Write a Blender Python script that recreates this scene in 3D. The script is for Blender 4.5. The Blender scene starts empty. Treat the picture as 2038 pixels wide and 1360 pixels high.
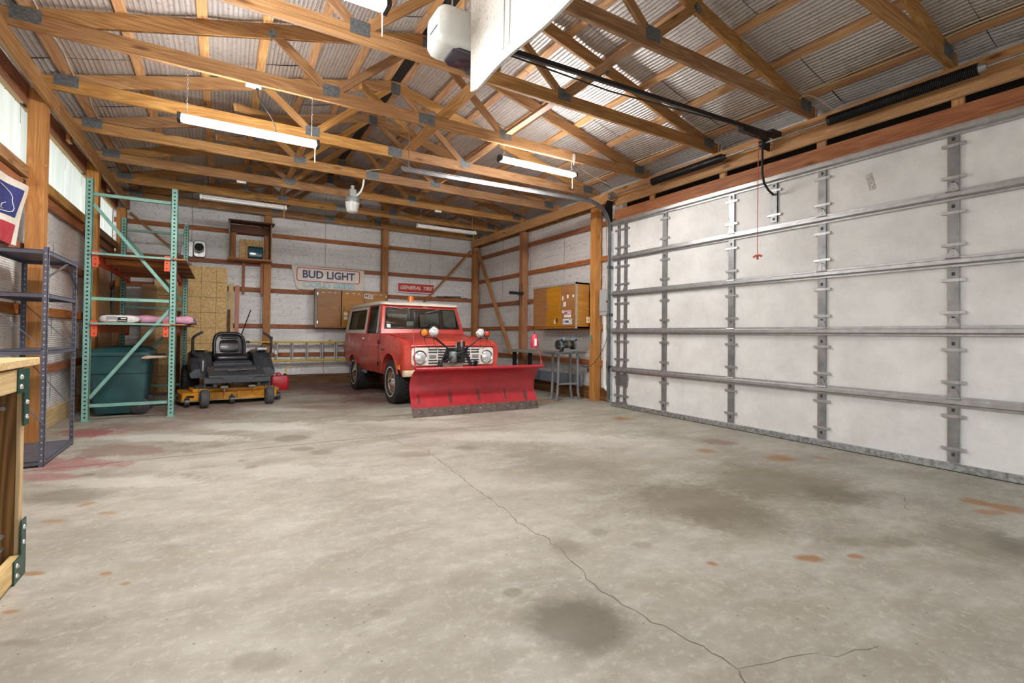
import bpy, bmesh, math, random
from mathutils import Vector, Matrix
R = math.radians
PI = math.pi
random.seed(7)
SC = bpy.context.scene
COL = SC.collection

# ------------------------------------------------------------------ camera
F_PX, YAW, PIT, ROL = 968.85, .5386, .0124, .0116
CAM = Vector((0, 0, 1.1724))
_c, _s = math.cos(YAW), math.sin(YAW)
_cp, _sp, _cr, _sr = math.cos(PIT), math.sin(PIT), math.cos(ROL), math.sin(ROL)
def _w(r, d, u): return Vector((r*_c + d*_s, -r*_s + d*_c, u))
v_right, v_fwd, v_up = _w(_cr, -_sr*_sp, _sr*_cp), _w(0, _cp, _sp), _w(-_sr, -_cr*_sp, _cr*_cp)
cam_d = bpy.data.cameras.new('camera'); cam = bpy.data.objects.new('camera', cam_d); COL.objects.link(cam)
cam.matrix_world = Matrix(((v_right.x, v_up.x, -v_fwd.x, CAM.x), (v_right.y, v_up.y, -v_fwd.y, CAM.y), (v_right.z, v_up.z, -v_fwd.z, CAM.z), (0, 0, 0, 1)))
cam_d.sensor_width = 36; cam_d.lens = F_PX/2038*36; cam_d.shift_y = -25.63/2038; cam_d.clip_start = .05
SC.camera = cam
def at(x, y, ax, val):                    # a pixel of the photo on a plane of the room
    r = v_right*((x-1019)/F_PX) + v_fwd - v_up*((y-654.37)/F_PX)
    i = 'xyz'.index(ax); t = (val-CAM[i])/r[i]
    return CAM + r*t

# ------------------------------------------------------------------ light
SC.view_settings.view_transform = 'Standard'; SC.view_settings.look = 'None'
SC.view_settings.gamma = 1; SC.view_settings.use_curve_mapping = False
SC.view_settings.exposure = 0.95
W = bpy.data.worlds.new('sky'); SC.world = W; W.use_nodes = True
bg = W.node_tree.nodes['Background']; bg.inputs[0].default_value = (.93, .97, 1.0, 1); bg.inputs[1].default_value = 1.25

# ------------------------------------------------------------------ node helpers
class NT:
    def __init__(s, name):
        s.m = bpy.data.materials.new(name); s.m.use_nodes = True; s.t = s.m.node_tree; s.n = s.t.nodes
        s.p = s.n['Principled BSDF']
    def set(s, node, k, v):
        i = node.inputs[k]
        if hasattr(v, 'is_linked') or isinstance(v, bpy.types.NodeSocket): s.t.links.new(v, i)
        else:
            if isinstance(v, (tuple, list)) and i.type == 'RGBA' and len(v) == 3: v = (*v, 1)
            i.default_value = v
    def add(s, typ, ins=None, **kw):
        x = s.n.new('ShaderNode' + typ)
        for k, v in kw.items(): setattr(x, k, v)
        for k, v in (ins or {}).items(): s.set(x, k, v)
        return x
    def P(s, **kw):
        for k, v in kw.items(): s.set(s.p, {'col': 'Base Color', 'rough': 'Roughness', 'metal': 'Metallic', 'norm': 'Normal', 'spec': 'Specular IOR Level', 'coat': 'Coat Weight', 'trans': 'Transmission Weight', 'ecol': 'Emission Color', 'estr': 'Emission Strength', 'alpha': 'Alpha', 'coatr': 'Coat Roughness'}[k], v)
        return s.m
    def co(s, kind='Object', scale=(1, 1, 1), rnd=False, rot=(0, 0, 0)):
        c = s.add('TexCoord').outputs[kind]
        if rnd:
            oi = s.add('ObjectInfo').outputs['Random']
            mu = s.add('Math', {0: oi, 1: 37.0}, operation='MULTIPLY').outputs[0]
            c = s.add('VectorMath', {0: c, 1: mu}, operation='ADD').outputs[0]
        return s.add('Mapping', {'Vector': c, 'Scale': scale, 'Rotation': rot}).outputs[0]
    def noise(s, vec, scale, detail=4, rough=.55, dist=0):
        return s.add('TexNoise', {'Vector': vec, 'Scale': scale, 'Detail': detail, 'Roughness': rough, 'Distortion': dist}).outputs['Fac']
    def ramp(s, fac, stops):
        x = s.add('ValToRGB', {'Fac': fac}); e = x.color_ramp.elements
        while len(e) < len(stops): e.new(.5)
        for i, (p, c) in enumerate(stops):
            e[i].position = p; e[i].color = (*c, 1) if len(c) == 3 else c
        return x.outputs[0]
    def maprange(s, v, a, b, c=0., d=1.):
        return s.add('MapRange', {'Value': v, 'From Min': a, 'From Max': b, 'To Min': c, 'To Max': d}).outputs[0]
    def math(s, op, a, b=0.):
        return s.add('Math', {0: a, 1: b}, operation=op).outputs[0]
    def mix(s, fac, a, b, mode='MIX'):
        x = s.add('Mix', data_type='RGBA', blend_type=mode)
        s.set(x, 0, fac); s.set(x, 6, a); s.set(x, 7, b); return x.outputs[2]
    def bump(s, h, strength=.3, dist=.01, norm=None):
        d = {'Height': h, 'Strength': strength, 'Distance': dist}
        if norm is not None: d['Normal'] = norm
        return s.add('Bump', d).outputs[0]

MATS = {}
def plain(name, col, rough=.5, metal=0., var=.12, scale=6., bump=0., bscale=60., spec=.5, coat=0., wear=None, wearcol=(.2, .12, .07)):
    if name in MATS: return MATS[name]
    n = NT(name); c = n.co(rnd=True)
    f = n.noise(c, scale, 5)
    lo = tuple(max(0, x*(1-var)) for x in col); hi = tuple(min(1, x*(1+var)) for x in col)
    colr = n.ramp(f, [(.3, lo), (.7, hi)])
    if wear:
        w = n.ramp(n.noise(c, wear[1], 8, .7), [(wear[0], (0, 0, 0)), (wear[0]+.04, (1, 1, 1))])
        colr = n.mix(w, colr, wearcol)
    rr = n.maprange(n.noise(c, scale*1.7, 4), .3, .7, max(0, rough*.8), min(1, rough*1.2))
    n.P(col=colr, rough=rr, metal=metal, spec=spec, coat=coat)
    if bump: n.P(norm=n.bump(n.noise(c, bscale, 4), bump, .004))
    MATS[name] = n.m; return n.m

def wood(name, c1, c2, knots=.5, rough=.62, dark=(.10, .035, .010), long=1.0, streak=.5):
    n = NT(name); c = n.co(rnd=True)
    m1 = n.add('Mapping', {'Vector': c, 'Scale': (.42*long, 6, 6)}).outputs[0]
    m2 = n.add('Mapping', {'Vector': c, 'Scale': (1.3*long, 60, 60)}).outputs[0]
    m3 = n.add('Mapping', {'Vector': c, 'Scale': (1.7, 5.5, 5.5)}).outputs[0]
    wv = n.add('TexNoise', {'Vector': m1, 'Scale': 1.6, 'Detail': 2, 'Distortion': .6}).outputs['Fac']
    rings = n.math('FRACT', n.math('MULTIPLY', wv, 9.0))
    rings = n.math('PINGPONG', n.math('MULTIPLY', rings, 2.0), 1.0)
    base = n.ramp(rings, [(0, c1), (.55, tuple((a+b)/2 for a, b in zip(c1, c2))), (1, c2)])
    st = n.noise(m2, 1, 3, .6)
    base = n.mix(n.maprange(st, .45, .72, 0, streak), base, tuple(x*.42 for x in c1))
    big = n.noise(c, 1.7, 3)
    base = n.mix(n.maprange(big, .35, .7, 0, .45), base, tuple(x*.68 for x in c1))
    rn = n.add('ObjectInfo').outputs['Random']
    hs = n.add('HueSaturation', {'Hue': n.maprange(rn, 0, 1, .494, .504), 'Saturation': n.maprange(rn, 0, 1, .88, 1.04), 'Value': n.maprange(rn, 0, 1, .84, 1.14), 'Color': base}).outputs[0]
    vo = n.add('TexVoronoi', {'Vector': m3, 'Scale': 1.0, 'Randomness': 1.0}, feature='F1').outputs['Distance']
    kn = n.maprange(vo, .05, .16, knots, 0)
    col = n.mix(kn, hs, dark)
    n.P(col=col, rough=rough, spec=.35, norm=n.bump(st, .25, .003))
    MATS[name] = n.m; return n.m

# ------------------------------------------------------------------ geometry helpers
class MB:
    def __init__(s): s.v = []; s.f = []
    def add(s, vs, fs, M=None):
        o = len(s.v)
        s.v += [tuple(M @ Vector(v)) if M is not None else tuple(v) for v in vs]
        s.f += [tuple(i+o for i in f) for f in fs]; return s
    def box(s, a, b, M=None):
        (x0, y0, z0), (x1, y1, z1) = a, b
        x0, x1 = sorted((x0, x1)); y0, y1 = sorted((y0, y1)); z0, z1 = sorted((z0, z1))
        return s.add([(x0, y0, z0), (x1, y0, z0), (x1, y1, z0), (x0, y1, z0), (x0, y0, z1), (x1, y0, z1), (x1, y1, z1), (x0, y1, z1)],
                     [(0, 3, 2, 1), (4, 5, 6, 7), (0, 1, 5, 4), (1, 2, 6, 5), (2, 3, 7, 6), (3, 0, 4, 7)], M)
    def bar(s, p, q, w, h, up=(0, 0, 1)):
        M, L = frame(p, q, up); return s.box((-L/2, -w/2, -h/2), (L/2, w/2, h/2), M)
    def cyl(s, p, q, r, n=16, r2=None, cap=True):
        r2 = r if r2 is None else r2
        p, q = Vector(p), Vector(q); M, L = frame(p, q); vs = []; fs = []
        for i in range(n):
            a = 2*PI*i/n; y, z = math.cos(a), math.sin(a)
            vs += [(-L/2, y*r, z*r), (L/2, y*r2, z*r2)]
        for i in range(n):
            j = (i+1) % n; fs.append((2*i, 2*i+1, 2*j+1, 2*j))
        if cap: fs += [tuple(2*i for i in range(n)), tuple(2*i+1 for i in range(n-1, -1, -1))]
        return s.add(vs, fs, M)
    def tube(s, pts, r, n=8, closed=False, cap=True):
        P = [Vector(p) for p in pts]; vs = []; fs = []; m = len(P); rr = r if isinstance(r, (list, tuple)) else [r]*m
        ref = None
        for i in range(m):
            a = P[i-1] if (i or closed) else P[0]; b = P[(i+1) % m] if (i < m-1 or closed) else P[-1]
            t = (b-a).normalized()
            if ref is None: ref = Vector((0, 0, 1)) if abs(t.z) < .9 else Vector((1, 0, 0))
            u = (ref - t*ref.dot(t))
            u = u.normalized() if u.length > 1e-6 else t.orthogonal().normalized()
            ref = u; w = t.cross(u)
            for k in range(n):
                an = 2*PI*k/n; vs.append(P[i] + (u*math.cos(an) + w*math.sin(an))*rr[i])
        for i in range(m if closed else m-1):
            for k in range(n):
                j = (i+1) % m; l = (k+1) % n
                fs.append((i*n+k, i*n+l, j*n+l, j*n+k))
        if not closed and cap: fs += [tuple(range(n-1, -1, -1)), tuple((m-1)*n+k for k in range(n))]
        return s.add(vs, fs)
    def lathe(s, prof, M=None, n=24):        # profile (radius, height) round local Z
        vs = []; fs = []; m = len(prof)
        for i in range(n):
            a = 2*PI*i/n
            for r, z in prof: vs.append((r*math.cos(a), r*math.sin(a), z))
        for i in range(n):
            j = (i+1) % n
            for k in range(m-1): fs.append((i*m+k, j*m+k, j*m+k+1, i*m+k+1))
        return s.add(vs, fs, M)
    def prism(s, poly, d, M=None):           # polygon in local XY, extruded 0..d along local Z
        n = len(poly)
        vs = [(x, y, 0) for x, y in poly] + [(x, y, d) for x, y in poly]
        fs = [tuple(range(n-1, -1, -1)), tuple(range(n, 2*n))] + [(i, (i+1) % n, (i+1) % n+n, i+n) for i in range(n)]
        return s.add(vs, fs, M)
    def ring(s, outer, inner, d, M=None):    # plate with a hole, same point count
        n = len(outer); vs = []
        for z in (0, d): vs += [(x, y, z) for x, y in outer] + [(x, y, z) for x, y in inner]
        fs = []
        for i in range(n):
            j = (i+1) % n
            fs += [(i, i+n, j+n, j), (2*n+i, 2*n+j, 3*n+j, 3*n+i), (i, j, 2*n+j, 2*n+i), (n+i, 3*n+i, 3*n+j, n+j)]
        return s.add(vs, fs, M)
    def loft(s, secs, cap=True):             # list of closed sections of 3-D points
        n = len(secs[0]); vs = [p for sec in secs for p in sec]; fs = []
        for i in range(len(secs)-1):
            for k in range(n):
                l = (k+1) % n; fs.append((i*n+k, i*n+l, (i+1)*n+l, (i+1)*n+k))
        if cap: fs += [tuple(range(n-1, -1, -1)), tuple((len(secs)-1)*n+k for k in range(n))]
        return s.add(vs, fs)
    def grid(s, fn, nu, nv):
        vs = [fn(i/nu, j/nv) for i in range(nu+1) for j in range(nv+1)]
        fs = [(i*(nv+1)+j, (i+1)*(nv+1)+j, (i+1)*(nv+1)+j+1, i*(nv+1)+j+1) for i in range(nu) for j in range(nv)]
        return s.add(vs, fs)
    def mesh(s, name, smooth=False, bevel=0, seg=1, angle=40):
        me = bpy.data.meshes.new(name); me.from_pydata(s.v, [], s.f); 
        bm = bmesh.new(); bm.from_mesh(me)
        bmesh.ops.recalc_face_normals(bm, faces=bm.faces)
        if bevel:
            es = [e for e in bm.edges if len(e.link_faces) == 2 and e.calc_face_angle(0) > R(35)]
            bmesh.ops.bevel(bm, geom=es, offset=bevel, segments=seg, affect='EDGES', profile=.6)
        bm.to_mesh(me); bm.free()
        if smooth:
            for p in me.polygons: p.use_smooth = True
            try: me.set_sharp_from_angle(angle=R(angle))
            except Exception: pass
        return me

def frame(p, q, up=(0, 0, 1)):               # local X runs p -> q, local Z near up
    p, q = Vector(p), Vector(q); x = q-p; L = x.length; x = x.normalized(); u = Vector(up)
    z = u - x*u.dot(x)
    if z.length < 1e-4: z = Vector((0, 1, 0)) - x*x.y
    if z.length < 1e-4: z = Vector((1, 0, 0)) - x*x.x
    z.normalize(); y = z.cross(x); c = (p+q)/2
    return Matrix(((x.x, y.x, z.x, c.x), (x.y, y.y, z.y, c.y), (x.z, y.z, z.z, c.z), (0, 0, 0, 1))), L
def basis(o, x, y, z):
    x, y, z = Vector(x), Vector(y), Vector(z)
    return Matrix(((x.x, y.x, z.x, o[0]), (x.y, y.y, z.y, o[1]), (x.z, y.z, z.z, o[2]), (0, 0, 0, 1)))

WM = {}
KIDS = {}
def put(name, me, mat, parent=None, M=None):
    o = bpy.data.objects.new(name, me); COL.objects.link(o)
    if mat is not None and me is not None and not me.materials: me.materials.append(mat)
    M = Matrix.Identity(4) if M is None else M
    if parent is not None:
        o.parent = parent; o.matrix_parent_inverse = WM[parent.name].inverted()
    o.matrix_basis = M; WM[o.name] = M.copy()
    if parent is not None: KIDS.setdefault(parent.name, []).append(o)
    return o
def empty(name, loc, rz=0., parent=None):
    return put(name, None, None, parent, Matrix.Translation(Vector(loc)) @ Matrix.Rotation(rz, 4, 'Z'))
def tag(o, label, cat, group=None):
    o['label'] = label; o['category'] = cat
    if group: o['group'] = group
    return o
def thing(name, label, cat, loc, rz=0., group=None): return tag(empty(name, loc, rz), label, cat, group)
def struct(o): o['kind'] = 'structure'; return o
def part(name, mb, mat, parent, local=None, **kw):      # mb in world coordinates, or in the local frame of `local`
    M = WM[local.name] if local is not None else None
    return put(name, mb.mesh(name, **kw), mat, parent, M)
BEAMS = {}
def beam(name, p, q, w, h, mat, parent, up=(0, 0, 1), local=None, bevel=.0025):
    M, L = frame(p, q, up)
    key = (round(L, 3), round(w, 4), round(h, 4), mat.name, bevel)
    me = BEAMS.get(key)
    if me is None:
        me = BEAMS[key] = MB().box((-L/2, -w/2, -h/2), (L/2, w/2, h/2)).mesh(name, bevel=bevel)
    if local is not None: M = WM[local.name] @ M
    return put(name, me, mat, parent, M)
def copy_part(o, parent, M):
    return put(o.name.split('.')[0], o.data, None, parent, M)
def dup(root, M, label=None):                           # copy of a thing with its parts and sub-parts
    r = root.copy(); COL.objects.link(r); r.matrix_basis = M; WM[r.name] = M.copy()
    if label: r['label'] = label
    def rec(a, b):
        for ch in KIDS.get(a.name, []):
            c = ch.copy(); COL.objects.link(c); c.parent = b; c.matrix_parent_inverse = ch.matrix_parent_inverse.copy()
            KIDS.setdefault(b.name, []).append(c); rec(ch, c)
    rec(root, r); return r
def text(s, size, M, mat, name, parent, ext=.001, bold=0., shear=0., sx=1., align='CENTER', local=None):
    cu = bpy.data.curves.new('t', 'FONT'); cu.body = s; cu.size = size; cu.extrude = ext; cu.offset = bold*size; cu.shear = shear
    cu.align_x = align; cu.align_y = 'CENTER'; cu.resolution_u = 3
    ob = bpy.data.objects.new('t', cu); COL.objects.link(ob)
    dg = bpy.context.evaluated_depsgraph_get(); me = bpy.data.meshes.new_from_object(ob.evaluated_get(dg))
    bpy.data.objects.remove(ob); bpy.data.curves.remove(cu)
    me.transform(Matrix.Diagonal((sx, 1, 1, 1))); me.name = name; me.materials.clear()
    if local is not None: M = WM[local.name] @ M
    if ' ' in s:                              # each word a part of its own
        xs = sorted(v.co.x for v in me.vertices); g = max(range(len(xs)-1), key=lambda i: xs[i+1]-xs[i]); cut = (xs[g]+xs[g+1])/2
        for side in (0, 1):
            bm = bmesh.new(); bm.from_mesh(me)
            bmesh.ops.delete(bm, geom=[v for v in bm.verts if (v.co.x > cut) != bool(side)], context='VERTS')
            m2 = bpy.data.meshes.new(name); bm.to_mesh(m2); bm.free(); o = put(name, m2, mat, parent, M)
        return o
    o = put(name, me, mat, parent, M)
    o['kind'] = 'stuff' if size < .13 else None
    if size >= .13: del o['kind']
    return o
def boolean(me, cutters):
    o = bpy.data.objects.new('b', me); COL.objects.link(o); cs = []
    for c in cutters:
        co = bpy.data.objects.new('c', c); COL.objects.link(co); cs.append(co)
        m = o.modifiers.new('m', 'BOOLEAN'); m.object = co; m.operation = 'DIFFERENCE'; m.solver = 'EXACT'
    dg = bpy.context.evaluated_depsgraph_get(); dg.update()
    out = bpy.data.meshes.new_from_object(o.evaluated_get(dg))
    for x in cs + [o]: bpy.data.objects.remove(x)
    return out
def rrect(x0, y0, x1, y1, r, n=4):
    out = []
    for cx, cy, a0 in ((x1-r, y1-r, 0), (x0+r, y1-r, 90), (x0+r, y0+r, 180), (x1-r, y0+r, 270)):
        for k in range(n+1):
            a = R(a0 + 90*k/n); out.append((cx + r*math.cos(a), cy + r*math.sin(a)))
    return out
def axisM(o, nrm, up=(0, 0, 1)):             # plane at o: local Z = nrm (towards the viewer), local Y = up
    z = Vector(nrm).normalized(); u = Vector(up); y = (u - z*u.dot(z)).normalized(); x = y.cross(z)
    return basis(o, x, y, z)
# ------------------------------------------------------------------ materials of the building
W_TRUSS = wood('truss_pine', (.31, .140, .040), (.50, .275, .095), .75)
W_GIRT = wood('girt_redwood_pine', (.31, .095, .030), (.46, .175, .060), .8)
W_POST = wood('post_pine', (.42, .165, .042), (.56, .27, .085), .6)
W_PURL = wood('purlin_pine', (.46, .22, .085), (.68, .42, .19), .75)
W_HEAD = wood('header_pine', (.50, .245, .085), (.66, .38, .16), .8)
W_RED = wood('red_brown_board', (.34, .110, .032), (.52, .215, .070), .6)
W_FRESH = wood('fresh_pine', (.62, .41, .17), (.78, .58, .29), .45)
W_TREAT = wood('treated_pine', (.10, .040, .010), (.30, .15, .045), .5, .5, long=.5)
W_GREY = wood('weathered_board', (.30, .26, .21), (.45, .40, .33), .5)
W_CAB = wood('varnished_plywood', (.35, .140, .016), (.46, .205, .026), .12, .38, long=.6, streak=.3)
W_DARK = wood('dark_stained_board', (.10, .035, .015), (.18, .070, .03), .4)
GALV = plain('galvanised_steel', (.27, .275, .28), .45, .7, .22, 9)
ZINC = plain('zinc_strip', (.44, .45, .45), .38, .8, .15, 14)
PLATE = plain('nail_plate_steel', (.17, .19, .20), .5, .7, .35, 40, .5, 90)
BLACK = plain('black_metal', (.018, .018, .02), .42, .3, .3, 8)
RUBBER = plain('black_rubber', (.022, .022, .023), .75, 0, .25, 12, .2, 80)
BLKPL = plain('black_plastic', (.028, .029, .032), .38, 0, .25, 6)
WHITE = plain('white_paint', (.80, .80, .77), .45, 0, .05, 5)
IVORY = plain('ivory_plastic', (.74, .64, .42), .4)
CHROME = plain('chrome', (.78, .78, .78), .12, 1., .06, 6)
STEEL = plain('dull_steel', (.36, .36, .36), .4, .8, .25, 12)
ROPE = plain('cream_cable', (.66, .53, .36), .7)

def foil(name, tint, scale, axis, pitch, rough=.30, rk=1.0, metal=.7, wobk=.02, dk=.75, bs=.9):
    n = NT(name)
    c = n.co('Object')
    m1 = n.add('Mapping', {'Vector': c, 'Scale': scale}).outputs[0]
    st = n.noise(m1, 1.0, 6, .62, .05)
    fine = n.noise(c, 55, 4, .7); big = n.noise(c, 1.3, 3)
    sx = n.add('SeparateXYZ', {0: c}).outputs[axis]
    wob = n.math('MULTIPLY', n.noise(c, 2.2, 3), wobk)
    ph = n.math('FRACT', n.math('DIVIDE', n.math('ADD', n.math('ADD', sx, 20.), wob), pitch))
    ridge = n.math('POWER', n.math('SUBTRACT', 1.0, n.math('ABSOLUTE', n.math('SUBTRACT', n.math('MULTIPLY', ph, 2.), 1.))), 3.0)
    ridge = n.math('MULTIPLY', ridge, n.maprange(n.noise(c, 3.5, 3), .35, .6, .55, 1))
    dark = tuple(x*.50 for x in tint)
    col = n.mix(n.maprange(st, .50, .70, .0, dk), tint, dark)
    col = n.mix(n.maprange(big, .35, .75, 0, .35), col, tuple(x*.78 for x in tint))
    h = n.math('ADD', n.math('ADD', n.math('MULTIPLY', st, .6), n.math('MULTIPLY', fine, .3)), n.math('MULTIPLY', ridge, rk))
    spk = n.add('TexVoronoi', {'Vector': n.add('Mapping', {'Vector': c, 'Rotation': (.4, .7, .3)}).outputs[0], 'Scale': 34.}).outputs['Color']
    col = n.mix(n.maprange(n.add('SeparateColor', {0: spk}).outputs[0], .86, .97, 0, .45), col, dark)  # foil sparkle painted into the colour as scattered darker cells
    n.P(col=col, metal=metal, rough=n.maprange(fine, .3, .7, rough*.8, rough*1.6), norm=n.bump(h, bs, .014), spec=.5)
    MATS[name] = n.m; return n.m
FOIL_Y = foil('foil_insulation_wall', (.97, .97, .97), (.9, .9, 58), 2, .024, .30, .55, .22, .014, .42)
FOIL_R = foil('foil_insulation_roof', (.64, .61, .595), (50, .7, 6), 0, .042, .30, 1.7, .55, .012, .5, .6)

def translucent(name):
    n = NT(name); c = n.co()
    col = n.ramp(n.noise(n.add('Mapping', {'Vector': c, 'Scale': (1, 5, .6)}).outputs[0], 1.6, 4), [(.3, (.70, .75, .66)), (.7, (.90, .91, .86))])
    d = n.add('BsdfDiffuse', {'Color': col}); t = n.add('BsdfTranslucent', {'Color': col})
    mx = n.add('MixShader', {0: .66, 1: d.outputs[0], 2: t.outputs[0]})
    n.t.links.new(mx.outputs[0], n.n['Material Output'].inputs[0]); return n.m
GLAZE = translucent('translucent_fibreglass')

# ------------------------------------------------------------------ ground and floor
def concrete():
    n = NT('stained_concrete'); g = n.add('NewGeometry').outputs['Position']
    col = n.ramp(n.noise(g, .9, 6, .6), [(.28, (.20, .178, .142)), (.5, (.335, .312, .262)), (.72, (.445, .425, .37))])
    m = n.add('Mapping', {'Vector': g, 'Rotation': (0, 0, YAW), 'Scale': (1.0, 2.2, 1)}).outputs[0]
    col = n.mix(n.maprange(n.noise(m, 3.2, 6, .65), .50, .70, 0, .5), col, (.52, .50, .45))
    col = n.mix(n.maprange(n.noise(m, 1.7, 5, .6), .50, .72, 0, .7), col, (.25, .22, .16))
    col = n.mix(n.maprange(n.noise(g, 9, 8, .75), .35, .75, .0, .55), col, (.22, .195, .155))
    col = n.mix(n.maprange(n.noise(g, 23, 8, .75), .52, .72, .0, .5), col, (.55, .53, .48))
    pit = n.add('TexVoronoi', {'Vector': g, 'Scale': 13.}).outputs['Distance']
    col = n.mix(n.maprange(pit, .04, .08, .75, 0), col, (.10, .085, .07))
    sp = n.add('TexVoronoi', {'Vector': g, 'Scale': 47.}).outputs['Distance']
    col = n.mix(n.maprange(sp, .04, .09, .35, 0), col, (.18, .15, .12))
    wob = n.noise(g, 3.1, 6, .68); wob2 = n.noise(g, 17, 5, .7)
    sep = n.add('SeparateXYZ', {0: g})
    u = n.math('SUBTRACT', n.math('MULTIPLY', sep.outputs[0], _c), n.math('MULTIPLY', sep.outputs[1], _s))
    v = n.math('ADD', n.math('MULTIPLY', sep.outputs[0], _s), n.math('MULTIPLY', sep.outputs[1], _c))
    wet = 0.0
    (OIL, TAN, RUST, RED, MAR) = (.105, .088, .060), (.145, .120, .078), (.27, .130, .042), (.27, .070, .075), (.19, .10, .09)
    WHT = (.60, .585, .545)  # whitish floor patches, their tone also lifts the dim back of the floor
    def stain(px, py, hw, hh, c, k, soft=.45, wobk=1.5):
        nonlocal col
        p = at(px, py, 'z', 0); q = at(px+hw, py, 'z', 0); a, b = at(px, py-hh, 'z', 0), at(px, py+hh, 'z', 0)
        cu = p.x*_c - p.y*_s; cv0 = a.x*_s + a.y*_c; cv1 = b.x*_s + b.y*_c
        if c in (RED, MAR, WHT): wobk *= 1.7; soft = .3
        ru = max(.02, (q-p).length); rv = max(.02, abs(cv0-cv1)/2); cv = (cv0+cv1)/2
        du = n.math('DIVIDE', n.math('SUBTRACT', u, cu), ru); dv = n.math('DIVIDE', n.math('SUBTRACT', v, cv), rv)
        d = n.math('SQRT', n.math('ADD', n.math('MULTIPLY', du, du), n.math('MULTIPLY', dv, dv)))
        d = n.math('ADD', d, n.math('MULTIPLY', n.math('SUBTRACT', wob, .5), wobk))
        d = n.math('ADD', d, n.math('MULTIPLY', n.math('SUBTRACT', wob2, .5), wobk*.7))
        f = n.maprange(d, 1.0+soft*.3, 1.0-soft, 0, k)
        col = n.mix(f, col, c)
    for a in [(520, 850, 200, 9, WHT, .5), (800, 845, 160, 8, WHT, .4), (330, 872, 160, 8, WHT, .5), (1050, 870, 200, 10, WHT, .3), (600, 940, 260, 16, WHT, .22), (250, 960, 160, 12, WHT, .35), (1180, 880, 160, 14, WHT, .2), (560, 815, 120, 4, WHT, .5), (860, 830, 60, 5, WHT, .4), (1150, 1250, 118, 66, OIL, .85, .4, .7), (1390, 1005, 150, 48, TAN, .72), (1560, 968, 170, 42, TAN, .72), (1655, 984, 65, 20, OIL, .45),
              (1470, 1040, 110, 34, TAN, .5), (1160, 940, 130, 34, TAN, .35), (1130, 1090, 38, 20, TAN, .5), (1190, 1060, 22, 9, TAN, .5), (1275, 1085, 20, 8, TAN, .4),
              (1720, 1080, 70, 12, TAN, .42), (1800, 1080, 28, 10, OIL, .35), (1960, 1085, 110, 48, TAN, .6), (2030, 1090, 60, 30, OIL, .5), (1945, 1138, 60, 16, TAN, .4),
              (1610, 1112, 32, 8, RUST, .9), (1702, 1108, 18, 5, RUST, .8), (1418, 1122, 12, 6, RUST, .8), (1550, 912, 32, 7, RUST, .85), (1428, 880, 34, 6, MAR, .7), (1405, 898, 20, 5, RUST, .7),
              (1940, 1000, 26, 8, RUST, .85), (2005, 1012, 36, 11, RUST, .85), (1970, 1020, 30, 6, RUST, .7), (1240, 834, 24, 4, RUST, .8), (1635, 912, 12, 4, RUST, .6),
              (580, 873, 36, 8, OIL, .5, .3, .6), (640, 901, 24, 6, OIL, .45, .3, .6), (600, 894, 26, 5, OIL, .4, .3, .6), (930, 892, 26, 6, OIL, .45), (430, 887, 22, 5, OIL, .4),
              (500, 930, 14, 4, OIL, .5), (480, 918, 10, 3, OIL, .5), (175, 945, 13, 3, OIL, .6, .3, .5),
              (175, 862, 66, 9, RED, .85), (130, 925, 120, 14, RED, .6), (230, 898, 120, 13, MAR, .6), (300, 848, 110, 10, MAR, .55), (90, 950, 70, 8, RED, .5), (130, 990, 90, 18, OIL, .55),
              (400, 830, 120, 8, MAR, .35), (700, 776, 110, 12, MAR, .95), (600, 772, 60, 7, MAR, .8), (650, 812, 70, 6, MAR, .6), (700, 850, 90, 8, TAN, .4), (820, 905, 50, 6, TAN, .4), (360, 815, 120, 9, MAR, .6), (480, 805, 60, 5, MAR, .55), (740, 796, 70, 8, MAR, .85), (620, 800, 60, 5, TAN, .5), (900, 850, 160, 10, TAN, .25),
              (1020, 1180, 22, 10, OIL, .5, .3, .7), (930, 1155, 60, 22, OIL, .25), (520, 1318, 70, 26, TAN, .45), (1120, 775, 60, 6, OIL, .55), (1090, 798, 40, 5, RUST, .5),
              (175, 1003, 12, 5, RUST, .7), (105, 1038, 26, 4, RUST, .6), (215, 1022, 22, 4, RUST, .5), (65, 1142, 30, 5, RUST, .8), (210, 1142, 12, 4, RUST, .8), (250, 1162, 10, 3, RUST, .7), (20, 1218, 20, 4, RUST, .7),
              (40, 1280, 50, 10, TAN, .4), (860, 1080, 60, 10, OIL, .2), (760, 1220, 20, 8, TAN, .3)]:
        stain(*a)
    fine = n.noise(g, 60, 4, .7)
    n.P(col=col, rough=n.maprange(n.noise(g, 2.5, 4), .3, .7, .42, .68), spec=.4, norm=n.bump(n.math('ADD', n.math('MULTIPLY', fine, .5), wob2), .18, .006))
    return n.m
CONC = concrete()
ground = struct(part('ground', MB().box((-40, -40, -.30), (45, 45, -.16)), plain('gravel_ground', (.40, .39, .35), .9, 0, .3, 20), None))
floor = struct(empty('floor', (2, 5, 0)))
part('slab', MB().box((-1.83, -3.0, -.15), (5.97, 5.497, 0)), CONC, floor)
part('slab', MB().box((-1.83, 5.513, -.15), (5.97, 11.83, 0)), CONC, floor)
part('joint_filler', MB().box((-1.83, 5.49, -.14), (5.97, 5.52, -.02)), plain('joint_dirt', (.05, .042, .036), .95), floor)
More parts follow.
